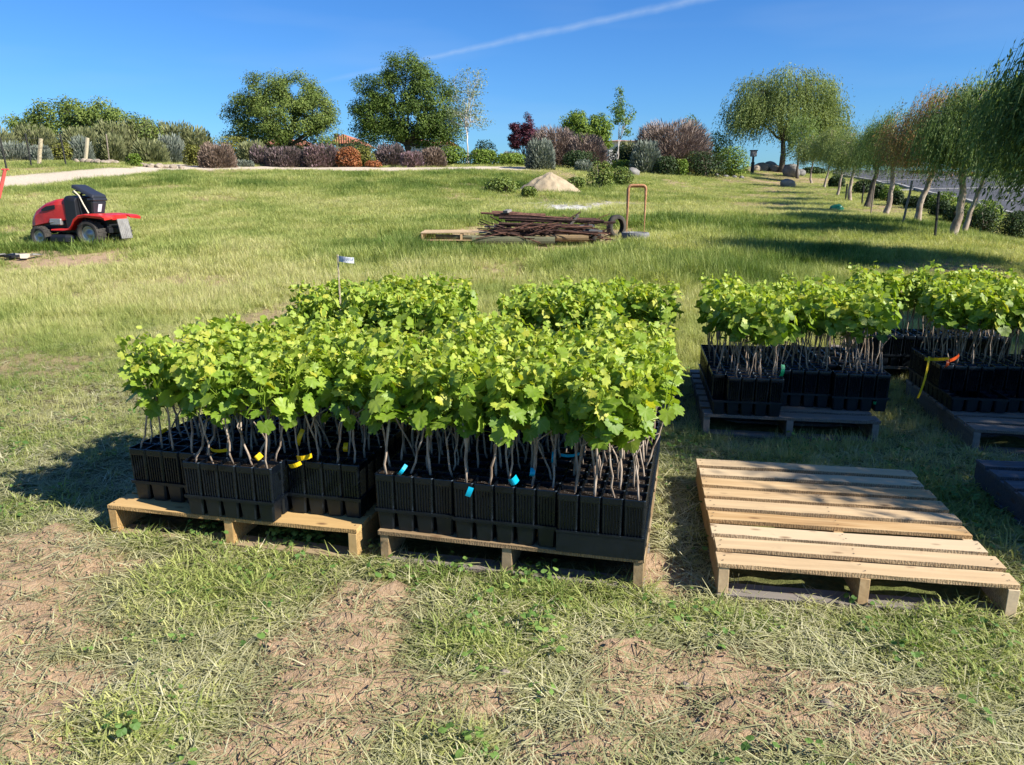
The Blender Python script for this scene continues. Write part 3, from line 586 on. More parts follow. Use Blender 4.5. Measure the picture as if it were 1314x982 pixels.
# --- far left hedge mass behind the fence
make_tree('evergreen_tree', 'dense dark green tree rising above the sage hedge at far left', 'tree', at(98, 46), [(-2.0, 0, 2.2, 1.1, 1.1, .75), (-.3, .2, 2.7, 1.5, 1.4, .85), (1.4, 0, 2.6, 1.5, 1.4, .8), (2.9, 0, 2.1, 1.4, 1.3, .8), (-.2, -.2, 1.4, 3.0, 1.6, 1.0), (4.2, .3, 1.7, 1.2, 1.2, .7)], .2, .8, (M['bark'], M['oaklight']), 200, 24000, .14, .38, seed=3)
hedge = [(-60, 22, 158, 42, 'sage', 'olive grey hedge shrub furthest left behind the black fence posts', 3600), (8, 70, 157, 44, 'sage', 'broad olive grey hedge shrub between the first two leaning wooden posts', 3600), (-20, 40, 178, 39, 'silver', 'low silvery shrub behind the black fence posts at far left', 2200), (36, 64, 183, 38.5, 'silver', 'low silver bush behind the first leaning wooden post', 1700),
    (14, 40, 181, 39.5, 'olive', 'yellow green low bush among silver bushes by the fence', 1500), (58, 92, 182, 40, 'olive', 'yellow green low bush between the two leaning wooden posts', 1800),
    (70, 130, 160, 43.5, 'sage', 'tall sage hedge shrub in front of the dark evergreen tree', 4500), (112, 170, 152, 45, 'sage', 'tallest sage hedge shrub right of the dark evergreen tree', 5000), (85, 118, 172, 40.5, 'silver', 'blue grey bush behind the second wooden post', 1800), (150, 205, 149, 46, 'sage', 'sloping sage hedge shrub behind the pale row of rocks', 4600),
    (120, 160, 168, 42, 'sage', 'sage hedge shrub just behind the thin bare stake', 2600), (190, 250, 152, 47, 'sage', 'long sage hedge shrub sloping down to the right', 4600), (222, 272, 160, 47, 'sage', 'right end of the sage hedge above the round brown bush', 3600), (195, 236, 170, 43, 'silver', 'grey green bush in front of the sage hedge by the rocks', 2600), (165, 215, 176, 42, 'sage', 'low sage bush behind the small green mound', 2400)]
for (a, b, r, Y, mt, lb, n) in hedge: S('spiky' if mt != 'olive' else 'leafy', a, b, r, Y, M[mt], lb, n, 'hedge_shrub', 'shrubs of the hedge behind the fence', tone=random.uniform(-.08, .08))
S('leafy', 160, 181, 196, 36.8, M['bright'], 'small low green mound in the row of pale rocks', 1500)
S('leafy', 232, 258, 184, 40, M['olive'], 'dark olive shrub touching the round brown bush on its left', 1800)
S('spiky', 252, 302, 181, 38.5, M['brownsh'], 'round brown heather bush beside the bend of the path', 3800, leaf=.16)
S('leafy', 262, 335, 173, 45, M['olive'], 'wide olive shrub behind the round brown bush', 3400)
S('spiky', 300, 345, 178, 44, M['sage'], 'dark green grey shrub in front of the long tiled roof', 2800)
S('spiky', 298, 326, 203, 40.5, M['silver'], 'small silvery purple bush low beside the path', 900, leaf=.14)
S('spiky', 318, 348, 184, 42.5, M['mauve'], 'small dark mauve bush left of the long heather hedge', 1700, leaf=.16)
S('spiky', 338, 392, 186, 41.5, M['mauve'], 'left dark half of the long mauve heather hedge below the oak', 3800, leaf=.16)
S('spiky', 384, 436, 183, 41.5, M['pink'], 'pink flowering right half of the long heather hedge', 3800, leaf=.16, tone=-.12)
S('leafy', 428, 464, 187, 41.2, M['orange'], 'rusty orange shrub next to the pink heather', 2400)
S('leafy', 446, 482, 187, 41.8, M['olive'], 'yellow green shrub merging with the rusty orange shrub', 2200)
S('leafy', 468, 490, 205, 41.2, M['orange'], 'little reddish bush at the right foot of the yellow green shrub', 700)
S('leafy', 372, 432, 172, 52, M['darkg'], 'dark green shrub behind the heather hedge between oak and gabled roof', 2600)
S('leafy', 430, 492, 178, 46, M['darkg'], 'dark green shrub below the gabled roof', 2600)
S('spiky', 478, 524, 182, 43, M['mauve'], 'dark grey shrub below the trunk of the tall dense oak', 3000, leaf=.2)
S('spiky', 512, 545, 192, 41.5, M['pink'], 'round pink flowering bush right of the dark grey shrub', 2600, leaf=.14)
S('spiky', 536, 574, 187, 42, M['brownsh'], 'tan dry bush between pink bush and green hedge', 2400, leaf=.16)
S('leafy', 556, 604, 186, 43.5, M['bright'], 'bright green hedge shrub left of the thin white trunks', 3000)
S('leafy', 598, 640, 190, 43, M['bright'], 'bright green hedge shrub right of the thin white trunks', 2800)
S('leafy', 632, 684, 196, 43, M['bright'], 'low bright green hedge below the purple tree', 2600)
S('leafy', 605, 640, 178, 52, M['darkg'], 'dark round shrub on the skyline right of the thin tree', 1800)
S('spiky', 640, 672, 192, 48, M['silver'], 'grey green shrub below the small purple tree', 1500)
S('spiky', 672, 714, 176, 40, M['silver'], 'upright silvery green bush left of the sand coloured path end', 3600, leaf=.2)
S('bare', 676, 748, 160, 44.5, M['bare'], 'left leafless brown bush behind the upright silvery bush', 5200, leaf=.5, name='bare_bush', tone=-.05)
S('bare', 722, 784, 170, 44, M['bare'], 'smaller leafless bush just left of the slim young birch', 3800, leaf=.45, name='bare_bush')
S('leafy', 720, 768, 192, 42, M['darkg'], 'dark green clipped mound under the left leafless bush', 2400)
S('spiky', 736, 762, 203, 40, M['silver'], 'tiny round silver bush beside the sand coloured path end', 900, leaf=.12)
S('leafy', 775, 832, 184, 47, M['darkg'], 'dark shrub behind the slim young birch trunk', 2400)
S('spiky', 790, 826, 180, 50, M['sage'], 'grey green shrub between birch and right leafless bush', 1600)
S('leafy', 782, 820, 204, 43, M['bright'], 'bright yellow green low shrub left of the pale boulder', 1700)
S('bare', 812, 916, 151, 45, M['bare'], 'largest leafless brown bush, dome shaped, right of the birch', 9500, leaf=.55, name='bare_bush', tone=.05)
S('spiky', 808, 850, 178, 42, M['silver'], 'blue grey bush behind the pale boulder', 3000, leaf=.24)
S('leafy', 838, 872, 199, 41.5, M['darkg'], 'dark green mound right of the blue grey bush', 1800)
S('leafy', 862, 884, 203, 41.8, M['bright'], 'light green mound between two dark mounds', 900)
S('leafy', 856, 900, 193, 44, M['olive'], 'flat olive shrub at the foot of the dome shaped leafless bush', 1600)
S('leafy', 872, 940, 192, 42.5, M['darkg'], 'long dark green shrub left of the post lamp', 3000)
S('leafy', 916, 966, 186, 44.5, M['bright'], 'bright green shrub immediately left of the post lamp', 3000)
S('leafy', 900, 945, 166, 50, M['bright'], 'tall light green shrub between leafless bush and weeping tree', 2800)
S('leafy', 868, 905, 145, 54, M['bright'], 'leafy green crown peeking over the dome shaped leafless bush', 1300)
# weeds tufts near the sand
for i, (a, b, r, Y) in enumerate(((752, 790, 205, 31), (780, 815, 212, 33), (726, 752, 226, 30), (620, 668, 226, 27.5), (668, 690, 238, 26))):
    S('leafy', a, b, r, Y, M['oaklight'], ['tall pale weeds right behind the sand heap', 'weeds left of the pale boulder above the sand heap', 'weeds at the right shoulder of the sand heap', 'dark green weed patch left of the sand heap', 'small weed patch at the left foot of the sand heap'][i], 1500, 'weed_clump', leaf=.09, cat='weeds')

# --- trees
make_tree('oak_tree', 'broad rounded oak above the heather hedge, left of the gabled roof', 'tree', at(371, 47), [(-1.9, 0, 3.0, 1.5, 1.4, 1.1), (-.7, 0, 4.2, 1.5, 1.5, 1.1), (.9, .2, 4.1, 1.5, 1.5, 1.0), (1.9, 0, 2.9, 1.4, 1.4, 1.1), (0, -.2, 2.6, 2.6, 1.9, 1.3), (-2.6, 0, 1.9, .9, 1.0, .8), (2.5, 0, 2.1, .9, 1, .9), (-1.0, 0, 1.7, 1.5, 1.3, .7)], .22, .9, (M['bark'], M['oaklight']), 300, 52000, .115, .36, seed=11, gap=.12)
make_tree('oak_tree', 'tall dense dark oak, tallest tree behind the shrubs left of centre', 'tree', at(524, 49), [(-1.6, 0, 4.6, 1.3, 1.3, 1.2), (.1, 0, 5.4, 1.5, 1.5, 1.1), (1.5, 0, 4.0, 1.6, 1.5, 1.3), (-1.9, 0, 2.9, 1.6, 1.5, 1.2), (2.3, 0, 2.4, 1.2, 1.3, 1.2), (.1, 0, 2.8, 2.6, 1.9, 1.4), (-1.3, 0, 1.9, 1.7, 1.4, .9), (1.2, 0, 1.7, 1.4, 1.3, .7)], .24, 1.2, (M['bark'], M['oak']), 330, 62000, .12, .38, seed=12, gap=.1)
make_tree('thin_young_tree', 'sparse pale tree with two thin white trunks right of the dense oak', 'tree', at(600, 44), [(0, 0, 3.4, 1.0, .9, 1.5), (.3, 0, 4.2, .9, .8, 1.0), (-.5, 0, 2.7, .8, .8, .8), (.7, 0, 2.5, .7, .7, .6)], .055, 2.0, (M['bark_white'], M['thin']), 150, 2600, .10, .25, seed=13, multi=2, asp=.55, hollow=.1)
make_tree('purple_leaf_tree', 'small dark purple leaved tree on the skyline', 'tree', at(673, 52), [(-.6, 0, 1.9, .38, .4, .8), (.3, 0, 2.1, .5, .45, 1.1)], .06, .5, (M['bark'], M['purple']), 70, 9000, .12, .2, seed=14)
make_tree('background_tree', 'light green tree rising behind the left leafless bushes', 'tree', at(752, 56), [(-.8, 0, 2.9, .9, .9, .8), (.6, 0, 2.7, 1.1, 1, .9), (0, 0, 1.9, 1.9, 1.4, .9)], .12, .8, (M['bark'], M['bright']), 110, 15000, .15, .32, seed=15)
make_tree('young_birch_tree', 'slim young birch with white trunk between the leafless bushes', 'tree', at(789, 43), [(.1, 0, 3.6, .35, .35, .8), (.35, 0, 2.7, .6, .5, .6), (-.05, 0, 3.0, .5, .5, .6), (.5, 0, 2.0, .5, .5, .3)], .05, 1.6, (M['bark_white'], M['birch']), 60, 1500, .12, .16, seed=16, multi=2, lean=(.1, 0), hollow=.1)
make_tree('weeping_pepper_tree', 'largest weeping tree with full rounded crown at the end of the tree row', 'tree', at(999, 50), [(-1.5, 0, 4.7, 1.4, 1.5, 1.2), (.1, .2, 5.2, 1.6, 1.6, 1.1), (1.7, 0, 4.9, 1.3, 1.4, 1.2), (-2.3, 0, 3.6, 1.2, 1.4, 1.1), (2.3, 0, 3.5, 1.2, 1.4, 1.2), (0, 0, 3.8, 2.6, 2.0, 1.0), (2.9, 0, 2.8, .8, .9, .8)], .2, 1.9, (M['bark'], M['pepper']), 300, 62000, .14, .33, asp=.32, strands=10, seed=17, strand_len=1.15, gap=.2)
make_tree('weeping_pepper_tree', 'slender dark weeping tree right of the largest one by the boulders', 'tree', at(1021, 46), [(0, 0, 2.9, .7, .7, .8), (.2, 0, 2.3, .8, .8, .6)], .08, 1.6, (M['bark'], M['pepper_dark']), 40, 4500, .13, .22, asp=.32, strands=9, seed=18, strand_len=.8)
ROW = 'pepper trees in the row along the road'
def rowtree(px, row, rtop, wpx, seed, mt, lean, label, bark='bark_pale', n=11000, tr=.085, tone=0, dz=0, gap=.22):
    b = place2(px, row); Y = b[1]; H = pix(px, rtop, Y)[2] - b[2]; w = wpx / FPX * Y * 1.03; fork = H * .42; rng = RS(seed); lx = lean
    bl = [(lx, 0, H * .74, w * .5, w * .5, H * .22), (lx - w * .42, rng.uniform(-.2, .2), H * .66, w * .38, w * .4, H * .14), (lx + w * .42, .1, H * .68, w * .38, w * .4, H * .15), (lx + rng.uniform(-.4, .4) * w, -.1, H * .86, w * .3, w * .3, H * .13), (lx + rng.uniform(-.3, .3) * w, -.15, H * .6, w * .6, w * .5, H * .09)]
    return make_tree('pepper_tree', label, 'tree', b, bl, tr, fork, (M[bark], M[mt]), 110, int(n * 1.55), max(.055, 2.2 * Y / FPX), .17 * H / 3, asp=.3, strands=9, seed=seed, lean=(lean, 0), group=ROW, strand_len=.19 * H, gap=gap, tonebias=tone)
rowtree(1041, 236, 168, 26, 31, 'pepper', 0, 'furthest small weeping tree of the row, beside the boulders', n=5500, tr=.06)
rowtree(1057, 242, 160, 24, 32, 'pepper', .15, 'second furthest weeping tree of the row, lime green', n=6000, tone=.12, tr=.055)
rowtree(1074, 250, 165, 24, 33, 'pepper', .1, 'third furthest weeping tree of the row with a reddish slim trunk', n=6000, tr=.055)
rowtree(1091, 258, 158, 30, 34, 'pepper', .05, 'weeping tree with twin pale trunks, fourth from the far end', n=7500, tr=.07)
rowtree(1112, 266, 148, 34, 35, 'pepper_dark', .2, 'weeping tree with short dark leaning trunk behind a black stake', 'bark', 8000, .085)
rowtree(1136, 276, 128, 38, 36, 'pepper_dark', .05, 'weeping tree with straight pale trunk and sparse top, third nearest whole one', n=9000, tr=.075, gap=.4)
rowtree(1176, 288, 98, 58, 37, 'pepper_rust', .3, 'weeping tree with leaning flaking trunk and rusty red leaves on its left', n=16000, tr=.075, gap=.36)
rowtree(1219, 305, 92, 54, 38, 'pepper_dark', .05, 'nearest weeping tree whose thick pale trunk shows whole', n=22000, tr=.078)
rowtree(1236, 300, 92, 44, 39, 'pepper', .3, 'pale yellow green weeping tree crown behind the nearest whole trunk', n=11000, tr=.05, tone=.1, gap=.34)
def freetree(X, Y, H, w, seed, mt, label, n=22000, lean=.1):
    b = (X, Y, zg1(X, Y)); fork = H * .42
    bl = [(lean, 0, H * .78, w * .55, w * .55, H * .2), (lean - w * .5, 0, H * .62, w * .55, w * .5, H * .2), (lean + w * .5, .1, H * .66, w * .5, w * .5, H * .2), (lean, -.15, H * .55, w * .85, w * .7, H * .13), (lean - w * .2, 0, H * .92, w * .3, w * .3, H * .12)]
    return make_tree('pepper_tree', label, 'tree', b, bl, .1, fork, (M['bark_pale'], M[mt]), 100, n, .085, .2, asp=.3, strands=9, seed=seed, lean=(lean, 0), group=ROW, strand_len=.19 * H, gap=.26)
freetree(7.55, 10.4, 3.9, 1.15, 41, 'pepper_dark', 'nearest dark weeping tree filling the right edge, its trunk out of sight', 34000)
freetree(6.3, 5.9, 3.2, 1.15, 42, 'pepper_dark', 'weeping tree out of sight on the right that shades the loaded pallets', 18000)
freetree(5.25, 2.35, 3.4, 1.3, 44, 'pepper_dark', 'weeping tree out of sight at right that shades the empty pallet', 30000)

# --- clipped bushes and stakes along the road
for i, (a, b, r, Y, mt, lb) in enumerate([(1284, 1330, 268, 15.8, 'darkg', 'clipped dark bush cut by the right edge'), (1246, 1287, 265, 17.0, 'darkg', 'clipped dark bush second from the right edge'), (1236, 1292, 254, 18.8, 'bright', 'light green topped bush behind the clipped dark one near the right edge'), (1212, 1246, 262, 19.4, 'darkg', 'dark bush immediately right of the nearest whole trunk'),
    (1196, 1222, 255, 20.5, 'darkg', 'dark clipped bush left of the nearest whole trunk'), (1194, 1232, 244, 22, 'bright', 'yellow green bush around the nearest whole trunk'), (1176, 1202, 248, 23, 'darkg', 'dark clipped bush right of the leaning flaking trunk'), (1160, 1182, 250, 23.5, 'darkg', 'dark bush behind the leaning flaking trunk'), (1139, 1163, 244, 24.5, 'darkg', 'dark clipped bush left of the leaning flaking trunk'),
    (1130, 1158, 236, 27, 'bright', 'yellow green bush beside the straight pale trunk'), (1118, 1142, 235, 28, 'darkg', 'dark bush behind the straight pale trunk'), (1096, 1122, 229, 32, 'darkg', 'dark bush behind the twin pale trunks'), (1064, 1086, 224, 38, 'darkg', 'dark rounded bush behind the third furthest row tree'), (1026, 1060, 214, 50, 'darkg', 'dark bush by the boulders below the furthest row tree'), (1170, 1200, 226, 50, 'darkg', 'dark bush across the road left of the nearest trunk'), (1240, 1268, 224, 46, 'darkg', 'dark bush across the road right of the nearest trunk')]):
    S('leafy', a, b, r, Y, M[mt], lb, 3200 if Y < 20 else 2200, 'clipped_bush', 'bushes along the road edge', leaf=.045 if Y < 20 else None, depth=1.0)
def stake(px, row, rtop, label, r=.02, mt='blackwire', lean=0, name='stake', group=None, cat='stake'):
    b = place2(px, row); H = pix(px, rtop, b[1])[2] - b[2]; G = Geo(); rng = RS(int(px * 7) + 1000); s = np.linspace(0, 1, 5)
    G.add(*tube(np.c_[lean * s + rng.normal(0, .004, 5), rng.normal(0, .004, 5), s * (H + .1) - .1], r, 7)); o = G.build(name, M[mt], loc=tuple(b)); return tag(o, label, cat, group)
SG = 'stakes beside the row trees'
stake(1242, 297, 242, 'thin dark stake between nearest trunk and clipped bushes', .018, lean=.06, group=SG)
stake(1199, 307, 246, 'dark stake just left of the nearest whole trunk', .022, lean=-.03, group=SG)
stake(1157, 289, 232, 'tall greyish stake left of the leaning flaking trunk', .024, 'twig', .11, group=SG)
stake(1117, 277, 233, 'slim grey stake in front of the short dark leaning trunk', .018, 'twig', .02, group=SG)
stake(1085, 257, 236, 'short black stake left of the twin pale trunks', .03, group=SG)
stake(1106, 262, 238, 'short black stake right of the twin pale trunks', .025, group=SG)
# --- fence at the far left
FG = 'black steel fence posts at far left'
fp = []
for px, row, rt, lb in ((9, 218, 176, 'black steel fence post furthest left'), (41, 214, 171, 'black steel fence post left of the first wooden post'), (85, 213, 172, 'black steel fence post between the two wooden posts'), (-24, 218, 178, 'black steel fence post just outside the left edge')):
    o = stake(px, row, rt, lb, .035, group=FG, name='fence_post', cat='fence post', lean=-.08); fp.append(place2(px, row))
for px, row, rt, lb in ((49, 211, 178, 'leaning pale wooden fence post, left one of two'), (109, 209, 177, 'leaning pale wooden fence post, right one of two')):
    o = stake(px, row, rt, lb, .085, 'post', .28, group='pale wooden fence posts', name='wooden_post', cat='fence post'); fp.append(place2(px, row))
stake(140, 206, 172, 'thin bare grey stake standing in the sage hedge', .03, 'twig', .02)
fp.sort(key=lambda p: p[0]); G = Geo()
for h in (.35, .75, 1.15):
    G.add(*tube([p + [0, 0, h] for p in fp], .005, 3, False))
tag(G.build('fence_wire', M['blackwire']), 'thin sagging wires strung between the fence posts at far left', 'fence wire')
# rocks
def rock(loc, r, seed, mt, label, name='rock', group=None, sq=(1, 1, .75), cat='rock'):
    import bmesh
    bm = bmesh.new(); bmesh.ops.create_icosphere(bm, subdivisions=3, radius=1); rng = RS(seed); off = rng.rand() * 50
    for v in bm.verts:
        c = v.co; n_ = float(fbm(np.array([c.x * 1.1 + off]), np.array([c.y * 1.1 + c.z * 1.3 + off]), 5, 3)[0]) - .5
        k = 1 + 0.75 * n_; v.co = Vector((round(c.x * k * 3.5) / 3.5 * .35 + c.x * k * .65, c.y * k, c.z * k))
        v.co = Vector((v.co.x * r * sq[0], v.co.y * r * sq[1], v.co.z * r * sq[2]))
    me = bpy.data.meshes.new(name); bm.to_mesh(me); bm.free(); me.materials.append(M[mt]); o = bpy.data.objects.new(name, me); COL.objects.link(o)
    for p in me.polygons: p.use_smooth = True
    o.location = tuple(loc); o.rotation_euler = (0, 0, rng.rand() * 6); return tag(o, label, cat, group)
rl = [(104, 209), (113, 208), (120, 208), (126, 207.5), (132, 207), (138, 207), (143, 206.5), (148, 206), (154, 206), (184, 207), (191, 206), (198, 206), (208, 206), (216, 207), (226, 207.5), (236, 208)]
for i, (px, row) in enumerate(rl):
    p = at(px, 37.2 + .2 * math.sin(i)); w = ['left', 'middle', 'right'][min(2, i * 3 // len(rl))]
    rock(p + [0, 0, .06], .13 + .07 * ((i * 37) % 5) / 4, 200 + i, 'rock', 'pale rounded rock, number %s from the left in the row below the sage hedge' % ['one', 'two', 'three', 'four', 'five', 'six', 'seven', 'eight', 'nine', 'ten', 'eleven', 'twelve', 'thirteen', 'fourteen', 'fifteen', 'sixteen'][i], group='row of pale rocks below the sage hedge')
rock(at(813, 40) + [0, 0, .12], .34, 301, 'rockgrey', 'pale boulder in the grass under the blue grey bush', 'boulder', sq=(1, .8, .85), cat='boulder')
rock(at(1013, 47) + [0, 0, .25], .55, 302, 'rockgrey', 'large grey boulder right of the largest weeping tree trunk', 'boulder', 'boulders around the largest weeping tree', sq=(1, .8, .9), cat='boulder')
for i, (px, Y, r, lb) in enumerate([(974, 51, .5, 'tan boulder right of the post lamp'), (985, 52, .6, 'highest tan boulder left of the largest weeping trunk'), (966, 50, .35, 'small tan boulder at the foot of the post lamp'), (993, 50.5, .4, 'tan boulder touching the largest weeping trunk'), (958, 49.5, .28, 'small pale stone left of the post lamp'), (1024, 48, .35, 'small grey boulder right of the large grey one'), (1010, 38, .35, 'flat stone in the dirt below the large grey boulder')]):
    rock(at(px, Y) + [0, 0, .1], r, 310 + i, 'rock' if i != 5 else 'rockgrey', lb, 'boulder', 'boulders around the largest weeping tree', cat='boulder')
for i, px in enumerate((905, 918, 930, 941, 950)):
    rock(at(px, 43.5) + [0, 0, .03], .14, 330 + i, 'rockgrey', 'small grey edging stone, %s from the left below the long dark shrub' % ['first', 'second', 'third', 'fourth', 'fifth'][i], 'edging_stone', 'edging stones below the long dark shrub', cat='stone')
# lamp post by the big tree
b = at(963, 47.5); t = empty('post_lamp', b, 0, 'short dark post lamp with boxy lantern beside the tan boulders', 'garden lamp')
H = pix(963, 194, 47.5)[2] - b[2]; G = Geo(); G.add(*tube([(0, 0, -.1), (0, 0, H * .75)], .07, 8)); G.add(*tube([(0, 0, H * .0), (0, 0, H * .5)], .11, 8)); G.build('post', M['blk'], t)
G = Geo(); G.add(*box(-.16, .16, -.16, .16, H * .75, H)); G.build('lantern', M['greyplate'], t, bevel=.02); G = Geo(); G.add(*box(-.2, .2, -.2, .2, H + .002, H + .06)); G.build('cap', M['blk'], t, bevel=.02)

# --- houses behind
def roof_mesh(x0, x1, y0, y1, z0, h, hip=0.0, axis='x'):
    if axis == 'x':
        ym = (y0 + y1) / 2; V = [(x0, y0, z0), (x1, y0, z0), (x1, y1, z0), (x0, y1, z0), (x0 + hip, ym, z0 + h), (x1 - hip, ym, z0 + h)]
        return np.array(V), [np.array([[0, 1, 5, 4], [2, 3, 4, 5], [3, 2, 1, 0]]), np.array([[1, 2, 5], [3, 0, 4]])]
    xm = (x0 + x1) / 2; V = [(x0, y0, z0), (x1, y0, z0), (x1, y1, z0), (x0, y1, z0), (xm, y0 + hip, z0 + h), (xm, y1 - hip, z0 + h)]
    return np.array(V), [np.array([[1, 2, 5, 4], [3, 0, 4, 5], [3, 2, 1, 0]]), np.array([[0, 1, 4], [2, 3, 5]])]
def house(label, px0, px1, reave, rridge, Y, depth, hip, axis='x', windows=(), chimney=None):
    A = pix(px0, reave, Y); B = pix(px1, reave, Y); xc = (A[0] + B[0]) / 2; z = zg1(xc, Y) - .2; w = (B[0] - A[0]) / 2; ze = A[2] - z; zr = pix(xc, rridge, Y)[2] - z
    t = empty('house', (xc, Y, z), 0, label, 'house'); G = Geo(); G.add(*box(-w + .5, w - .5, .5, depth - .5, -1, ze + .05)); wl_ = G.build('wall', M['stucco'], t)
    G = Geo(); G.add(*roof_mesh(-w, w, 0, depth, ze, max(.35, zr - ze), hip, axis)); rf = G.build('roof', M['tile'], t)
    for (a, c, d, e) in windows:
        xa, xb = pix(a, reave, Y)[0] - xc, pix(c, reave, Y)[0] - xc; za, zb = pix(a, e, Y)[2] - z, pix(a, d, Y)[2] - z
        G = Geo(); G.add(*box(xa, xb, .44, .499, za, zb)); wo = G.build('window', M['blk'], t); G = Geo(); G.add(*box(xa + .08, xb - .08, .43, .438, za + .08, zb - .08)); G.build('pane', M['glass'], wo)
    if chimney:
        xa, xb = pix(chimney[0], reave, Y)[0] - xc, pix(chimney[1], reave, Y)[0] - xc; zt_ = pix(chimney[0], chimney[2], Y)[2] - z; G = Geo(); G.add(*box(xa, xb, 1.5, 2.2, ze, zt_)); G.build('chimney', M['rustdark'], rf)
    return t
house('long low house with red tiled roof behind the broad oak', 302, 386, 186, 175, 62, 8, .8)
house('house with small red tiled gable between the two oaks', 421, 460, 184, 172, 66, 9, 0.0, 'y', windows=((433, 440, 181, 188),), chimney=(424, 429, 170))
house('white walled house with brown tiled roof behind the tall dense oak', 516, 556, 181, 175, 60, 8, 1.2, windows=((532, 538, 184, 190),))
house('small tiled roof house right of the tall dense oak', 552, 584, 184, 176, 58, 7, 1.0, windows=((560, 566, 187, 192),))
house('low house with pale pink roof behind the slim birch', 776, 826, 181, 177, 75, 9, 2.0)
# ------------------------------------------------------------------ pallets
def board(L, w, th, seed, nseg=8, jit=0.0012):
    rng = RS(seed); xs = np.linspace(0, L, nseg + 1); V = []
    wob = rng.normal(0, jit, (nseg + 1, 4, 2)); bow = rng.normal(0, 0.002) * np.sin(xs / L * PI)
    ex = rng.normal(0, 0.003, 2)
    for i, x in enumerate(xs):
        xx = x + (ex[0] if i == 0 else ex[1] if i == nseg else 0)
        for k, (y, z) in enumerate(((0, 0), (w, 0), (w, th), (0, th))): V.append((xx, y + wob[i, k, 0], z + wob[i, k, 1] * .6 + bow[i]))
    F = []
    for i in range(nseg):
        for k in range(4): a = i * 4 + k; b = i * 4 + (k + 1) % 4; F.append((a, a + 4, b + 4, b))
    return np.array(V), [np.array(F), np.array([[0, 1, 2, 3]]), np.array([[nseg * 4 + 3, nseg * 4 + 2, nseg * 4 + 1, nseg * 4]])]
def pallet(A, yaw, W, D, label, mt='wood_new', n=9, sw=0.092, seed=1, top=.14, group=None, stringer_mt=None, bmt=None, fw=None, z0=None):
    rng = RS(seed); z0 = zg1(A[0], A[1]) * 0 + (z0 or 0); t = empty('wooden_pallet', (A[0], A[1], z0), yaw, label, 'pallet', group); th = .018; sh = top - th - .016
    ws = [sw] * n
    if fw: ws[0] = fw; ws[-1] = fw
    gap = (D - sum(ws)) / (n - 1); y = 0; ws = [w_ + rng.uniform(-.006, .006) if 0 < i < n - 1 else w_ for i, w_ in enumerate(ws)]; gap = (D - sum(ws)) / (n - 1)
    for i in range(n):
        G = Geo(); G.add(*board(W, ws[i], th, seed * 50 + i)); dy = rng.normal(0, .002) if 0 < i < n - 1 else 0
        for q_, xs_ in enumerate((.02, W / 2, W - .02)):
            for yy in (.25, .72):
                a_ = np.arange(6) * PI / 3; px_, py_ = xs_ + rng.normal(0, .004), yy * ws[i] + rng.normal(0, .004)
                G.add(np.c_[px_ + .0035 * np.cos(a_), py_ + .0035 * np.sin(a_), np.full(6, th + .0028)], np.arange(6)[None], 1)
        G.build('deck_board', [M[mt], M['nail']], t, bevel=.0015, loc=(rng.normal(0, .003), y + dy, top - th), rot=(0, 0, rng.normal(0, .0025))); y += ws[i] + gap
    for i, x in enumerate((0.002, W / 2 - .019, W - .04)):
        G = Geo(); G.add(*board(D - .006, .038, sh - .003, seed * 70 + i)); o = G.build('stringer', M[stringer_mt or mt], t, bevel=.002, loc=(x + .038, .003, .0175), rot=(0, 0, PI / 2))
    for i, f in enumerate((0, .27, .5, .73, 1)):
        G = Geo(); G.add(*board(W, .09, .016, seed * 90 + i)); G.build('bottom_board', M[bmt or mt], t, bevel=.0015, loc=(0, f * (D - .09), 0))  # bottom material, where given, paints in the shade under the deck
    return t
def two(a, b): d = b - a; return math.atan2(d[1], d[0]), math.hypot(d[0], d[1])
E0 = np.array([.758, 2.532]); EY = math.radians(-9.22)
pallet(E0, EY, 1.016, 1.125, 'empty pale new pine pallet, partly in tree shade, right of the loaded ones', 'wood_new', 9, .090, seed=3, bmt='wood_grey')  # bottom boards greyed to paint in their recessed shade
A1 = gp(137, 648, .14); B1 = gp(457, 680.5, .14); Y1, W1 = two(A1, B1)
A2 = gp(486, 681, .14); B2 = gp(827, 717.5, .14); Y2, W2 = two(A2, B2)
P1D, P2D = 1.0, 1.22
pallet(A1, Y1, W1, P1D, 'clean yellow pine pallet under the left front block of potted vines', 'wood_yellow', 8, .1, seed=4, fw=.13, bmt='wood_mid')  # browner bottom boards carry the shade under the deck in their colour
pallet(A2, Y2, W2, P2D, 'greyish used pallet under the front block of vines with blue tags', 'wood_mid', 9, .1, seed=5, stringer_mt='wood_mid', bmt='wood_grey')  # grey bottom boards paint in the shade of the deck overhang
Y5 = math.radians(-9); u5 = np.array([math.cos(Y5), math.sin(Y5)]); B5 = gp(1130, 541, .14)[:2]; A5 = B5 - 1.016 * u5
pallet(A5, Y5, 1.016, 1.2, 'weathered pallet in the shade under two vine blocks behind the empty pallet', 'wood_grey', 8, .11, seed=6)
A6 = gp(1250, 551, .14); C6 = gp(1163, 487, .14); Y6 = math.atan2(C6[1] - A6[1], C6[0] - A6[0]) - PI / 2; D6 = float(np.hypot(*(C6 - A6)[:2]))
pallet(A6, Y6, 1.15, D6, 'grey weathered pallet cut by the right edge with yellow tape on its load', 'wood_grey', 8, .12, seed=7)
A3 = np.array([-1.42, 4.72]); A4 = np.array([-.03, 4.78]); A7 = np.array([2.6, 5.62])
pallet(A3, Y5, 1.05, 1.1, 'pallet hidden under the rear vine block with the white sign', 'wood_grey', 8, .1, seed=8)
pallet(A4, Y5, 1.05, 1.0, 'pallet under the small rear vine block in the middle', 'wood_grey', 8, .1, seed=9)
pallet(A7, Y5, 1.1, .8, 'pallet of the rearmost vine block at right', 'wood_grey', 7, .1, seed=10, z0=.03)
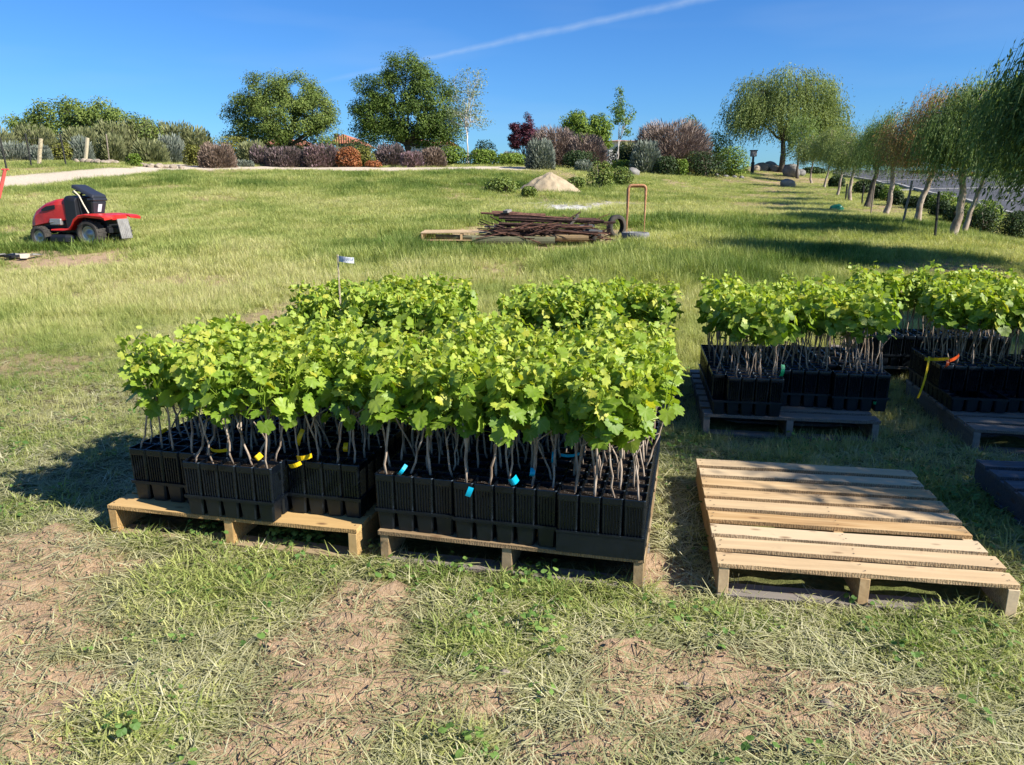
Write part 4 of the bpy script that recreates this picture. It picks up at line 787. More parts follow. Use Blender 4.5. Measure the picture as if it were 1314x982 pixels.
A8 = gp(1272, 592, .14); pallet(A8 - np.array([.19, .91, 0]), Y6 + .03, 1.1, .95, 'blackish pallet in the shade at the right edge beyond the empty one', 'wood_dark', 7, .1, seed=11)  # boards in a blackish, faintly blue wood tone

# ------------------------------------------------------------------ pots, trays, vines
CEL = .0815
def pot_geo(G, detail=True, z0=.07):
    h = CEL / 2 - .0012; ring = []; ns = 5 if detail else 0
    base = []
    for s_ in range(4):
        a = s_ * PI / 2; c, s = math.cos(a), math.sin(a)
        pts = [(-h + .006, -h)]
        if detail:
            for k in range(ns):
                x0 = -h + .010 + k * (2 * h - .020) / ns; w = (2 * h - .020) / ns
                pts += [(x0 + w * .12, -h), (x0 + w * .32, -h + .0048), (x0 + w * .68, -h + .0048), (x0 + w * .88, -h)]
        pts += [(h - .006, -h)]
        base += [(x * c - y * s, x * s + y * c) for x, y in pts]
    base = np.array(base); n = len(base); hb = np.clip(np.abs(base), 0, h)
    plain = np.sign(base) * np.where(np.abs(base) > h - .0055, h, np.abs(base))
    prof = [(z0, base * .93), (.205, base), (.207, plain * 1.0), (.2105, plain * 1.022), (.232, plain * 1.022), (.235, plain * 1.0), (.235, plain * .955), (.222, plain * .93)] if detail else [(z0, plain * .94), (.235, plain * 1.01), (.235, plain * .955), (.222, plain * .93)]
    V = np.concatenate([np.c_[p, np.full(n, z)] for z, p in prof]); m_ = len(prof); i = np.arange(m_ - 1)[:, None] * n; j = np.arange(n)[None]; k = (j + 1) % n
    F = np.stack([i + j, i + k, i + n + k, i + n + j], -1).reshape(-1, 4); G.add(V, F, 0)
    c_ = len(V); last = (m_ - 1) * n + np.arange(n); V2 = np.vstack([V[last], [[0, 0, .226]]]); G.add(V2, np.stack([np.arange(n), (np.arange(n) + 1) % n, np.full(n, n)], -1), 1)
LEAFN = [28, 14]
def leaf_outline(n):
    th = np.linspace(-PI, PI, n, endpoint=False) + PI / n; a = np.abs(th)
    key = np.radians([0, 14, 30, 50, 66, 84, 108, 130, 150, 180]); val = [1.0, .84, .70, .90, .80, .64, .76, .70, .66, .22]
    r = np.interp(a, key, val)
    if n > 20: r = r * (1 + .075 * np.where(np.arange(n) % 2, 1, -1))
    return np.c_[np.sin(th) * r, np.cos(th) * r]
def vine_leaves(G, P, N_, D, size, tone, n=26, rng=None):
    """lobed leaves: P centres (petiole joint), N normals, D tip dirs"""
    o = leaf_outline(n); D = unit(D - N_ * (D * N_).sum(-1, keepdims=True)); S_ = np.cross(D, N_); m_ = len(P)
    r2 = (o ** 2).sum(1); cup = rng.uniform(-.10, .30, (m_, 1)); fold = rng.uniform(.0, .30, (m_, 1))
    z = -cup * r2[None] + fold * np.abs(o[None, :, 0]) + .06 * np.sin(o[None, :, 0] * 7 + rng.rand(m_, 1) * 6) * np.sin(o[None, :, 1] * 6 + rng.rand(m_, 1) * 6)
    sz = size[:, None, None]; jr = 1 + rng.normal(0, .06, (m_, n, 1)) + .12 * np.sin(np.arange(n) * 2 * PI / n * 2 + rng.rand(m_, 1) * 6)[..., None]
    V = P[:, None] + sz * (o[None, :, 0:1] * jr * S_[:, None] + (o[None, :, 1:2] * jr + .12) * D[:, None] + z[..., None] * N_[:, None])
    Vc = P[:, None] + sz * .12 * D[:, None]; V = np.concatenate([V, Vc], 1)
    th_ = np.degrees(np.abs(np.linspace(-PI, PI, n, endpoint=False) + PI / n)); pk = np.zeros(n)
    for a_ in (0, 50, 108): pk[np.abs(th_ - a_) < 360 / n * .52] = 1
    G.vein(G.n, np.tile(np.r_[pk, 1.0], m_)); k = np.arange(n); F = np.stack([k, (k + 1) % n, np.full(n, n)], -1)
    FF = (F[None] + (np.arange(m_) * (n + 1))[:, None, None]).reshape(-1, 3); G.add(V.reshape(-1, 3), FF, 0, np.repeat(np.clip(tone, 0, 1), n))
def vine_variant(seed, low=False):
    rng = RS(seed); C = Geo(); L = Geo()
    lean = rng.normal(0, .034, 2); n = 6; s = np.linspace(0, 1, n); h = rng.uniform(.42, .485)
    P = np.c_[rng.normal(0, .012) + lean[0] * s + rng.normal(0, .003, n), rng.normal(0, .012) + lean[1] * s + rng.normal(0, .003, n), .22 + (h - .22) * s]
    r = rng.uniform(.0036, .0058); C.add(*tube(P, r * (1 - .25 * s) * (1 + rng.normal(0, .06, n)), 6)); top = P[-1]
    if rng.rand() < .5:
        P2 = np.stack([P[3], P[3] + [rng.normal(0, .02), rng.normal(0, .02), .05], P[3] + [rng.normal(0, .04), rng.normal(0, .04), .10]]); C.add(*tube(P2, [r * .7, r * .6, r * .5], 5))
    hh = rng.uniform(.645, .705); nsh = 2 if rng.rand() < .7 else 3; nl = 0
    for q in range(nsh):
        tip = np.array([top[0] + rng.normal(0, .03), top[1] + rng.normal(0, .03), hh - rng.uniform(0, .06)]); k = 6; s = np.linspace(0, 1, k)[:, None]; Q = top * (1 - s) + tip * s + rng.normal(0, .005, (k, 3)); Q[0] = top
        C.add(*tube(Q, np.linspace(.0026, .0012, k), 4, False), mat=1, tone=.7)
        m_ = 10 if not low else 9; f = (np.arange(m_) + rng.rand(m_) * .6) / m_; az = rng.rand() * 6 + np.arange(m_) * 2.4 + rng.normal(0, .4, m_)
        z = top[2] - .005 + (tip[2] - top[2] + .02) * f; ax = top * (1 - f[:, None]) + tip * f[:, None]; out = np.c_[np.cos(az), np.sin(az), np.zeros(m_)]
        pl = rng.uniform(.03, .075, m_) * (1.05 - .5 * f); Pj = np.c_[ax[:, :2], z] + out * pl[:, None] + [0, 0, .014]
        size = rng.uniform(.026, .053, m_) * (1.08 - .5 * f ** 2)
        N_ = unit(out * rng.uniform(.25, 1.1, (m_, 1)) + [0, 0, .75] + rng.normal(0, .42, (m_, 3))); D = out + rng.normal(0, .35, (m_, 3)) - [0, 0, .25]
        tone = .38 + .42 * f + rng.normal(0, .16, m_) + (rng.rand(m_) < .06) * .3
        vine_leaves(L, Pj, N_, D, size, tone, 34 if not low else 20, rng)
        if not low:
            for a, b in zip(np.c_[ax[:, :2], z - .01], Pj): C.add(*tube([a, (a + b) / 2 + [0, 0, .008], b], .0009, 3, False), mat=1, tone=.75)
        # young shoot tip
        P3 = tip + rng.normal(0, .016, (7, 3)); vine_leaves(L, P3, unit(rng.normal(0, .8, (7, 3)) + [0, 0, .7]), rng.normal(size=(7, 3)), rng.uniform(.009, .022, 7), .86 + rng.normal(0, .09, 7), 12, rng)
    return C, L
NVAR = 18; hold = bpy.data.collections.new('unused')
pg = Geo(); pot_geo(pg)
def tmpmesh(G, name, mats, smooth=False):
    o = G.build(name, mats, smooth=smooth); me = o.data; bpy.data.objects.remove(o); return me
pot_me = tmpmesh(pg, 'pot', [M['black'], M['soil']]); VM = []
for i in range(NVAR):
    C, L = vine_variant(500 + i); VM.append((tmpmesh(C, 'cane', [M['cane'], M['vine']], True), tmpmesh(L, 'foliage', M['vine'], True)))
LOWV = [vine_variant(700 + i, True) for i in range(10)]; lowpot = Geo(); pot_geo(lowpot, True)
ORD = ['front', 'second', 'third', 'fourth', 'fifth', 'sixth', 'seventh', 'eighth', 'ninth', 'tenth', 'eleventh', 'twelfth', 'thirteenth', 'fourteenth', 'fifteenth', 'sixteenth', 'seventeenth']
def tray_geo(nx, ny, solid):
    G = Geo(); W, D = nx * CEL, ny * CEL; e = .0025
    def ringbox(x0, x1, y0, y1, z0, z1, t_):
        for b in ((x0, x1, y0, y0 + t_), (x0, x1, y1 - t_, y1), (x0, x0 + t_, y0 + t_, y1 - t_), (x1 - t_, x1, y0 + t_, y1 - t_)): G.add(*box(*b, z0, z1))
    ringbox(-e, W + e, -e, D + e, .082, .0895, .006)
    ringbox(-e + .0015, W + e - .0015, -e + .0015, D + e - .0015, .076, .082, .004)
    if solid: G.add(*box(-.0005, W + .0005, -.0005, D + .0005, .002, .0755)); return G
    cells = [(i, j) for i in range(nx) for j in range(ny) if i in (0, nx - 1) or j in (0, ny - 1)]
    for i, j in cells:
        x0, y0 = i * CEL + .004, j * CEL + .004; x1, y1 = x0 + CEL - .008, y0 + CEL - .008; c = .007; q = .0045 if not solid else .002
        if solid: x0 -= .0015; x1 += .0015; y0 -= .0045; y1 += .0045
        def oct_(k, z): return [(x0 + c + k, y0 + k, z), (x1 - c - k, y0 + k, z), (x1 - k, y0 + c + k, z), (x1 - k, y1 - c - k, z), (x1 - c - k, y1 - k, z), (x0 + c + k, y1 - k, z), (x0 + k, y1 - c - k, z), (x0 + k, y0 + c + k, z)]
        V = np.array(oct_(q, .001) + oct_(0, .0755)); k = np.arange(8); G.add(V, [np.stack([k, (k + 1) % 8, (k + 1) % 8 + 8, k + 8], -1), np.arange(8)[None][:, ::-1]])
    return G
TR = {}
def tray(nx, ny, loc, yaw, label, group, solid=False):
    k = (nx, ny, solid)
    if k not in TR: TR[k] = tmpmesh(tray_geo(nx, ny, solid), 'nursery_tray', M['black2'])
    o = bpy.data.objects.new('nursery_tray', TR[k]); COL.objects.link(o); o.location = loc; o.rotation_euler = (0, 0, yaw); return tag(o, label, 'tray', group)
PLANTS = []   # (x, y, z, yaw, block, col, row, hscale)
def block(A, yaw, cols, name, loaded=None, z=.142, solid=(False, False, False), hs=1.0, seed=0):
    """cols: list of (nx, ny, ntrays, v offset); trays stand on the deck, pots stand in them"""
    u = np.array([math.cos(yaw), math.sin(yaw)]); v = np.array([-u[1], u[0]]); x = 0; c0 = 0; rng = RS(900 + seed); o = np.array(A[:2])
    for ci, (nx, ny, nt, off) in enumerate(cols):
        y = off; r0 = 0
        for k in range(nt):
            p = o + u * x + v * y; yw = yaw + rng.normal(0, .006)
            tray(nx, ny, (p[0], p[1], z), yw, 'black tray, %s in the %s line, %s' % (ORD[k] if k else 'first', ['left', 'middle', 'right', 'far right'][ci], name), 'nursery trays on the pallets', solid[ci % len(solid)])
            for j in range(ny):
                for i in range(nx):
                    q = o + u * (x + (i + .5) * CEL) + v * (y + (j + .5) * CEL)
                    if loaded is None or loaded(c0 + i, r0 + j, (x + i * CEL), (y + j * CEL), rng): PLANTS.append((q[0], q[1], z, yw, name, c0 + i, r0 + j, hs * rng.uniform(.965, 1.045)))
            y += ny * CEL + .004; r0 += ny
        x += nx * CEL + .003; c0 += nx
u1 = np.array([math.cos(Y1), math.sin(Y1)]); v1 = np.array([-u1[1], u1[0]])
block(A1[:2] + u1 * .075 + v1 * .02 + 0, Y1, [(4, 5, 2, .06), (5, 4, 3, -.035), (4, 5, 2, .075)], 'the left front block', seed=1)
u2 = np.array([math.cos(Y2), math.sin(Y2)]); v2 = np.array([-u2[1], u2[0]])
block(A2[:2] - u2 * .015, Y2, [(4, 5, 3, .012), (5, 4, 3, .0), (4, 5, 3, -.02)], 'the blue tagged front block', solid=(False, False, True), seed=2)
block(A3, Y5, [(4, 5, 2, 0), (5, 4, 3, 0), (4, 5, 2, .0)], 'the rear block with the sign', seed=3, hs=1.0)
block(A4, Y5, [(4, 5, 2, .0), (5, 4, 3, .0), (4, 5, 2, .0)], 'the rear middle block', seed=4, hs=.97, loaded=lambda c, r, x, y, g: (c < 8) or r > 4)
block(A5 + u5 * .045, Y5, [(5, 4, 3, -.01), (4, 5, 2, .24), (4, 5, 2, .20)], 'the shaded block behind the empty pallet', seed=5, hs=1.02, loaded=lambda c, r, x, y, g: not (c < 2 and r < 0) and g.rand() < .93)
block(A6, Y6, [(4, 5, 2, .36), (5, 4, 2, .40), (4, 5, 3, .02)], 'the right edge block', seed=6, hs=1.04, loaded=lambda c, r, x, y, g: (y > .60) or (c > 8))
block(A7, Y5, [(4, 5, 1, 0), (5, 4, 1, 0), (4, 5, 1, 0)], 'the rearmost right block', seed=7, z=.172)
def psort(p): return p[0] ** 2 + p[1] ** 2 + (EYE - .6) ** 2
PLANTS.sort(key=psort); near_, far_ = PLANTS[:300], PLANTS[300:]
proto = None
for k, (x, y, z, yw, blk, c, r, hs) in enumerate(near_):
    rng = RS(3000 + k); v = rng.randint(NVAR); rot = rng.randint(4)
    lb = 'potted vine, %s row, %s column from left, %s' % (ORD[r], 'first' if c == 0 else ORD[c], blk)
    t = empty('potted_vine', (x, y, z), yw, lb, 'potted vine', 'young grape vines in black pots')
    for nm, me, rz, sc_ in (('pot', pot_me, 0, 1), ('cane', VM[v][0], rot * PI / 2 + rng.normal(0, .3), hs), ('foliage', VM[v][1], None, hs)):
        o = bpy.data.objects.new(nm, me); COL.objects.link(o); o.parent = t; rr = rz if rz is not None else lastr
        o.rotation_euler = (0, 0, rr); lastr = rr
        if nm != 'pot': o.scale = (1, 1, sc_)
# the many others beyond three hundred: one mass
G = Geo()
for k, (x, y, z, yw, blk, c, r, hs) in enumerate(far_):
    rng = RS(5000 + k); a = yw; R = np.array([[math.cos(a), -math.sin(a), 0], [math.sin(a), math.cos(a), 0], [0, 0, 1]]); G.merge(lowpot, R, (x, y, z), [0, 1])
    b = rng.rand() * 6.28; R = np.array([[math.cos(b), -math.sin(b), 0], [math.sin(b), math.cos(b), 0], [0, 0, hs]]); C, L = LOWV[rng.randint(len(LOWV))]
    G.merge(C, R, (x, y, z), [2, 3]); G.merge(L, R, (x, y, z), [3])
tag(G.build('potted_vines', [M['black'], M['soil'], M['cane'], M['vine']], smooth=True), 'crowded mass of potted grape vines on the rear and right pallets', 'potted vines', kind='stuff')
# tape tags on the vines
def ribbon(px, row, z, mt, label, L=.05, w=.016, ang=.9, name='plant_tag', curl=.6, group=None):
    p = gp(px, row, z); n = 7; s = np.linspace(-.5, .5, n); rng = RS(int(px * 3 + 5)); az = rng.uniform(-.5, .5)
    c = np.c_[s * L * math.cos(ang) * math.cos(az), -.01 + s * L * math.cos(ang) * math.sin(az) + curl * .03 * (s * 2) ** 2, s * L * math.sin(ang)]; wv = np.array([-math.sin(ang) * .9, -.2, math.cos(ang)]) * w / 2
    G = Geo(); V = np.stack([c - wv, c + wv, c + wv + [0, .0012, 0], c - wv + [0, .0012, 0]], 1).reshape(-1, 3); i = np.arange(n - 1)[:, None] * 4; F = np.concatenate([np.stack([i[:, 0] + a, i[:, 0] + b, i[:, 0] + 4 + b, i[:, 0] + 4 + a], -1) for a, b in ((0, 1), (1, 2), (2, 3), (3, 0))])
    G.add(V, [F, np.array([[0, 3, 2, 1]]), np.array([[0, 1, 2, 3]]) + (n - 1) * 4]); tag(G.build(name, M[mt], loc=tuple(p)), label, 'plant tag', group)
BG, YG = 'blue tape tags on the blue tagged block', 'yellow tape tags in the left front block'
ribbon(516, 604, .40, 'blue', 'blue tag at the front left corner pot of the blue tagged block', ang=.9, group=BG)
ribbon(602.5, 630.5, .385, 'blue', 'bright blue tag folded over the rim of a front row pot', ang=1.2, L=.04, w=.022, group=BG, curl=.1)
ribbon(659, 617, .41, 'blue', 'curled blue tag tied round a cane base behind the front row', L=.035, w=.03, ang=.5, group=BG)
ribbon(683, 607, .42, 'blue', 'dark blue tag deep between the canes, middle of the blue tagged block', L=.035, w=.022, ang=1.4, group=BG)
ribbon(732, 584, .46, 'blue', 'light blue tag arched flat over pots, rightmost and highest one', L=.075, w=.012, ang=0.0, group=BG)
ribbon(709, 588, .45, 'blue', 'thin blue tag edge left of the arched one', L=.045, w=.008, ang=1.5, group=BG)
ribbon(208, 554, .42, 'yellow', 'yellow tag among the leftmost canes', L=.04, ang=.4, group=YG)
ribbon(280, 578, .41, 'yellow', 'long yellow tape lying over the middle tray pots', L=.08, w=.014, ang=.05, group=YG)
ribbon(331, 587, .40, 'yellow', 'crumpled yellow tag on the rim of the middle front tray', L=.03, w=.025, ang=.6, group=YG)
ribbon(384.5, 562, .45, 'yellow', 'yellow tape strip hanging on a pale cane', L=.075, w=.02, ang=1.2, group=YG)
ribbon(390, 587, .405, 'yellow', 'yellow tag looped around a cane above the right front tray', L=.06, w=.02, ang=.1, group=YG)
ribbon(378, 597, .385, 'yellow', 'bright yellow tag sticking out over the tray corner', L=.06, w=.018, ang=.35, group=YG)
ribbon(443.5, 575, .42, 'yellow', 'small upright yellow tag near the right end of the left front block', L=.04, w=.02, ang=1.5, group=YG)
ribbon(1004, 476, .44, 'green', 'green tag hanging from a vine above the shaded block', L=.07, w=.025, ang=1.5)
ribbon(1123, 517, .20, 'green', 'tiny round green sticker low on the shaded tray', L=.018, w=.018, ang=0)
ribbon(1186, 485, .36, 'yellow', 'long yellow barrier tape tied to the right edge block', L=.26, w=.016, ang=1.4)
ribbon(1203, 461, .44, 'yellow', 'horizontal yellow tape bit joining the orange flagging', L=.14, w=.02, ang=.05)
ribbon(1224, 460, .44, 'orng', 'orange flagging tied at the right edge block', L=.10, w=.022, ang=.35)
ribbon(1215, 467, .42, 'orng', 'short orange flag end hanging down at the right edge block', L=.05, w=.022, ang=1.5)
# sign on a stake
p = gp(437, 392, .62); p = np.array([*gp(437, 395, .75)[:2], .5]); Ys = p[1]
ztop = pix(437, 327, Ys)[2]; t = empty('stake_sign', (p[0], p[1], .3), 0, 'small white label on a thin wooden stake sticking out of the rear vines', 'sign')
G = Geo(); G.add(*box(-.004, .004, -.004, .004, 0, ztop - .3)); G.build('stake', M['post'], t)
zl0, zl1 = pix(437, 335.5, Ys)[2] - .3, ztop - .305; Lw = 19 / FPX * Ys * 1.03; G = Geo(); k = 7; s = np.linspace(0, 1, k)
a = np.c_[.006 + s * Lw, -.02 * np.sin(s * 3) - .006, zl0 - .012 * s]; b = a.copy(); b[:, 2] += zl1 - zl0
V = np.stack([a, b, b + [0, .002, 0], a + [0, .002, 0]], 1).reshape(-1, 3); i = np.arange(k - 1) * 4; G.add(V, [np.concatenate([np.stack([i + q, i + 4 + q, i + 4 + w_, i + w_], -1) for q, w_ in ((0, 1), (1, 2), (2, 3), (3, 0))]), np.array([[0, 1, 2, 3]]), np.array([[3, 2, 1, 0]]) + (k - 1) * 4]); lbl = G.build('label', M['white'], t)
G = Geo(); rng = RS(4)
for line, (fz, x0) in enumerate(((.78, .22), (.56, .28))):
    x = x0
    while x < .92:
        w_ = rng.uniform(.03, .09); f = x + w_ / 2; cy = -.02 * math.sin(f * 3) - .0085; cz = zl0 - .012 * f + (zl1 - zl0) * fz
        G.add(*box(.006 + x * Lw, .006 + (x + w_) * Lw, cy - .0006, cy, cz - (zl1 - zl0) * .06, cz + (zl1 - zl0) * .06)); x += w_ + rng.choice([.015, .03, .06])
m_ = mat('faded_ink', (.13, .17, .30), .7); G.build('writing', m_, lbl)
# ------------------------------------------------------------------ ride-on mower
def lathe(prof, n=28, axis='y'):
    prof = np.array(prof, float); th = np.arange(n) * 2 * PI / n; m_ = len(prof)
    V = np.stack([prof[:, 1][:, None] * np.cos(th), np.repeat(prof[:, 0][:, None], n, 1), prof[:, 1][:, None] * np.sin(th)], -1)
    if axis == 'z': V = V[..., [0, 2, 1]]
    i = np.arange(m_ - 1)[:, None] * n; j = np.arange(n)[None]; k = (j + 1) % n
    return V.reshape(-1, 3), np.stack([i + j, i + k, i + n + k, i + n + j], -1).reshape(-1, 4)
def loft(secs):
    """secs: list of (m,3) closed rings"""
    S_ = np.array(secs); m_, n = S_.shape[:2]; i = np.arange(m_ - 1)[:, None] * n; j = np.arange(n)[None]; k = (j + 1) % n
    return S_.reshape(-1, 3), [np.stack([i + j, i + k, i + n + k, i + n + j], -1).reshape(-1, 4), np.arange(n)[None][:, ::-1], (np.arange(n) + (m_ - 1) * n)[None]]
def rsec(x, hw, z0, z1, c=.06, tumble=0.0):
    y = hw - tumble; return [(x, -hw, z0), (x, hw, z0), (x, hw - tumble * .3, z1 - c * 1.6), (x, y - .01, z1 - c * .6), (x, y - c, z1), (x, -y + c, z1), (x, -y + .01, z1 - c * .6), (x, -hw + tumble * .3, z1 - c * 1.6)]
mp_ = place2(117, 318); mw = empty('ride_on_mower', (mp_[0] + .09, mp_[1] + .36, mp_[2] + .0), math.radians(166), 'red ride on mower with its black seat tipped forward, parked facing away left', 'lawn mower'); mw.scale = (.94, .94, .94)
def wheel(x, y, r, w, side):
    G = Geo(); pr = [(-w * .42, r * .62), (-w * .5, r * .75), (-w * .48, r * .9), (-w * .36, r * .985), (0, r), (w * .36, r * .985), (w * .48, r * .9), (w * .5, r * .75), (w * .42, r * .62), (w * .3, r * .58), (-w * .3, r * .58), (-w * .42, r * .62)]
    G.add(*lathe(pr, 32))
    for k in range(22):
        a = k * 2 * PI / 22
        for sgn in (-1, 1):
            V, F = box(-.012, .012, (0.01 if sgn > 0 else -w * .42), (w * .42 if sgn > 0 else -.01), r * .985, r * 1.02); ca, sa = math.cos(a + sgn * .06), math.sin(a + sgn * .06)
            V = np.c_[V[:, 0] * ca + V[:, 2] * sa, V[:, 1], -V[:, 0] * sa + V[:, 2] * ca]; G.add(V, F)
    wh = empty('wheel', (x, y, r)); wh.parent = mw; G.build('tyre', M['rubber'], wh, smooth=False)
    G = Geo(); s = side; G.add(*lathe([(s * w * .30, r * .6), (s * w * .34, r * .56), (s * w * .2, r * .5), (s * w * .16, r * .25), (s * w * .3, r * .2), (s * w * .32, 0.001)], 24)); G.add(*lathe([(-s * w * .3, r * .6), (-s * w * .2, r * .5), (-s * w * .1, r * .001)], 24)); G.build('rim', M['steel'], wh, smooth=True)
wheel(0, .34, .25, .23, 1); wheel(0, -.34, .25, .23, -1); wheel(1.16, .33, .19, .15, 1); wheel(1.16, -.33, .19, .15, -1)
G = Geo(); G.add(*box(-.28, 1.25, -.20, .20, .26, .36)); G.add(*tube([(0, -.3, .25), (0, .3, .25)], .03, 8)); G.add(*tube([(1.16, -.28, .2), (1.16, .28, .2)], .022, 8)); G.add(*box(.62, 1.2, -.2, .2, .36, .5)); G.add(*box(-.25, .2, -.2, .2, .36, .54)); G.build('chassis', M['blk'], mw, bevel=.01)
G = Geo(); G.add(*loft([rsec(.60, .26, .50, .90, .07, .03), rsec(.85, .265, .46, .87, .07, .03), rsec(1.12, .26, .42, .80, .08, .04), rsec(1.34, .245, .38, .70, .09, .05), rsec(1.45, .21, .37, .62, .09, .06), rsec(1.49, .15, .40, .54, .04, .05)])); hd = G.build('hood', M['red'], mw, smooth=False, bevel=.012)
G = Geo()
for sy in (1, -1): G.add(*loft([[(a, sy * (.268 if k < 2 else .20), z) for k, (a, z) in enumerate(((.82, .70), (.82, .77), (.82, .77), (.82, .70)))], [(a, sy * (.266 if k < 2 else .20), z) for k, (a, z) in enumerate(((1.02, .66), (1.02, .745), (1.02, .745), (1.02, .66)))], [(a, sy * (.258 if k < 2 else .20), z) for k, (a, z) in enumerate(((1.14, .655), (1.14, .69), (1.14, .69), (1.14, .655)))]]))
G.build('air_vent', M['blk'], hd)
G = Geo(); G.add(*box(1.30, 1.47, -.2, .2, .22, .385)); G.add(*tube([(1.5, -.2, .30), (1.54, 0, .30), (1.5, .2, .30)], .015, 6)); G.build('grille', M['blk'], mw, bevel=.01)
G = Geo(); G.add(*box(.7, .95, .2, .30, .40, .52)); G.add(*tube([(.78, .26, .47), (.95, .28, .45)], .035, 10)); G.build('engine', M['steel'], mw, bevel=.015)
G = Geo(); G.add(*loft([rsec(.36, .26, .34, .90, .04, .01), rsec(.50, .275, .34, .945, .05, .01), rsec(.598, .27, .34, .93, .05, .01)])); G.build('dashboard', M['blk'], mw, bevel=.012)
G = Geo(); G.add(*tube([(.45, 0, .93), (.40, 0, 1.0)], .02, 8)); a = np.linspace(0, 2 * PI, 25); ring = np.c_[.40 + .17 * np.cos(a) * .8, .17 * np.sin(a), 1.0 + .17 * np.cos(a) * .35 - .03]; G.add(*tube(ring, .012, 6, False)); G.add(*tube([ring[6], ring[18]], .012, 6)); G.build('steering_wheel', M['blk'], mw)
# footrests and fenders
G = Geo()
for sy in (1, -1):
    y0, y1 = (.20, .47) if sy > 0 else (-.47, -.20)
    prof = [(.78, .335), (.50, .335), (.40, .35), (.32, .42), (.24, .53), (.14, .595), (0, .615), (-.22, .60), (-.38, .585), (-.44, .56)]
    top = np.array([[(x, y0, z), (x, y1, z)] for x, z in prof]); th = .03
    R = [np.array([(x, y0, z - th), (x, y1 - .0, z - th - (.03 if i > 3 else 0)), (x, y1 + (.012 * sy if i > 3 else 0), z - .012), (x, y1 - .02, z), (x, y0, z + .004)]) for i, (x, z) in enumerate(prof)]
    if sy < 0: R = [np.array([(x, y1, z - th), (x, y0, z - th - (.03 if i > 3 else 0)), (x, y0 - (.012 if i > 3 else 0), z - .012), (x, y0 + .02, z), (x, y1, z + .004)])[::-1] for i, (x, z) in enumerate(prof)]
    G.add(*loft(R))
G.add(*loft([rsec(.05, .2, .5, .615, .02), rsec(-.2, .2, .5, .605, .02), rsec(-.36, .2, .5, .59, .02)])); G.build('fender', M['red'], mw, bevel=.006)
# seat tipped forward
G = Geo(); c_, s_ = math.cos(.32), math.sin(.32)
def tip(V, piv, ang):
    V = np.array(V, float) - piv; c, s = math.cos(ang), math.sin(ang); return np.c_[V[:, 0] * c - V[:, 2] * s, V[:, 1], V[:, 0] * s + V[:, 2] * c] + piv
V, F = loft([rsec(.0, .17, .62, .66, .01), rsec(.0, .17, .60, .70, .01)]); 
V, F = box(.07, .14, -.135, .135, .60, .84); V[4:, 1] *= 1.25; V[4:, 0] -= .05; G.add(V, F); V, F = box(.0, .16, -.18, .18, .842, .895); G.add(V, F); st = G.build('seat', M['seat'], mw, bevel=.02)
V, F = loft([[(x, -.19, z), (x, .19, z), (x, .165, z + .07), (x, -.165, z + .07)] for x, z in ((.02, .885), (.22, .97), (.38, 1.05), (.47, 1.08))]); G = Geo(); G.add(V, F); bk = G.build('backrest', M['seat'], st, bevel=.022)
G = Geo(); G.add(*tube([(.15, .18, .62), (.23, .19, .78), (.30, .195, .94), (.40, .195, 1.03)], .012, 6)); G.add(*tube([(.15, -.18, .62), (.23, -.19, .78), (.30, -.195, .94), (.40, -.195, 1.03)], .012, 6)); G.build('seat_trim', M['cream'], st)
G = Geo(); V = np.array([(.062, -.03, .68), (.062, -.13, .68), (.028, -.145, .82), (.028, -.035, .82)]); V2 = V.copy(); V2[:, 0] -= .004; G.add(np.vstack([V, V2]), BOXF); V_ = G.V[0]; V_[:, 1] = (V_[:, 1] + .09) * .85; V_[:, 2] -= .035; G.build('label', M['white'], st)
G = Geo(); V, F = box(-.43, -.41, -.14, .14, .16, .52); V[:4, 0] -= .06; G.add(V, F)
for k in range(6): V, F = box(-.437, -.431, -.13 + k * .045, -.115 + k * .045, .18, .50); V[:4, 0] -= .058; G.add(V, F)
G.build('rear_flap', M['greyplate'], mw, bevel=.004)
G = Geo(); G.add(*loft([rsec(.32, .42, .10, .22, .03), rsec(.45, .50, .10, .24, .03), rsec(.75, .50, .10, .24, .03), rsec(.9, .40, .10, .21, .03)])); G.build('cutting_deck', M['blk'], mw, bevel=.01)
# leaning pole at the left edge
b = place2(-12, 300); tp = pix(7, 216, b[1] + .02); d = tp - b; G = Geo(); t = empty('leaning_pole', b, 0, 'black pole wrapped in faded red tape at its top, leaning at the left edge', 'pole'); G.add(*tube([(0, 0, -.1), d * .55], .03, 8)); G.build('shaft', M['blackwire'], t); G = Geo(); G.add(*tube([d * .55 + 0, d * .75, d * .98], [.034, .036, .03], 8)); G.add(*tube([d * .98 - [.07, 0, 0], d * .98 + [.07, 0, 0]], .018, 6)); G.build('tape', M['salmon'], t)
b = place2(20, 332); G = Geo(); rng = RS(9)
for k in range(9):
    x, y = rng.uniform(-.3, .35), rng.uniform(-.15, .15); V, F = box(-.12, .12, -.05, .05, 0, .015); a = rng.rand() * 6; V[:, 2] += .02 + rng.rand(8) * .07; V = np.c_[V[:, 0] * math.cos(a) - V[:, 1] * math.sin(a) + x, V[:, 0] * math.sin(a) + V[:, 1] * math.cos(a) + y, V[:, 2]]; G.add(V, F, rng.choice([0, 1, 2]))
tag(G.build('plastic_scraps', [M['blk'], M['greyplate'], M['cream']], loc=tuple(b)), 'crumpled black and grey plastic scraps lying on the dirt by the mower', 'scraps', kind='stuff')
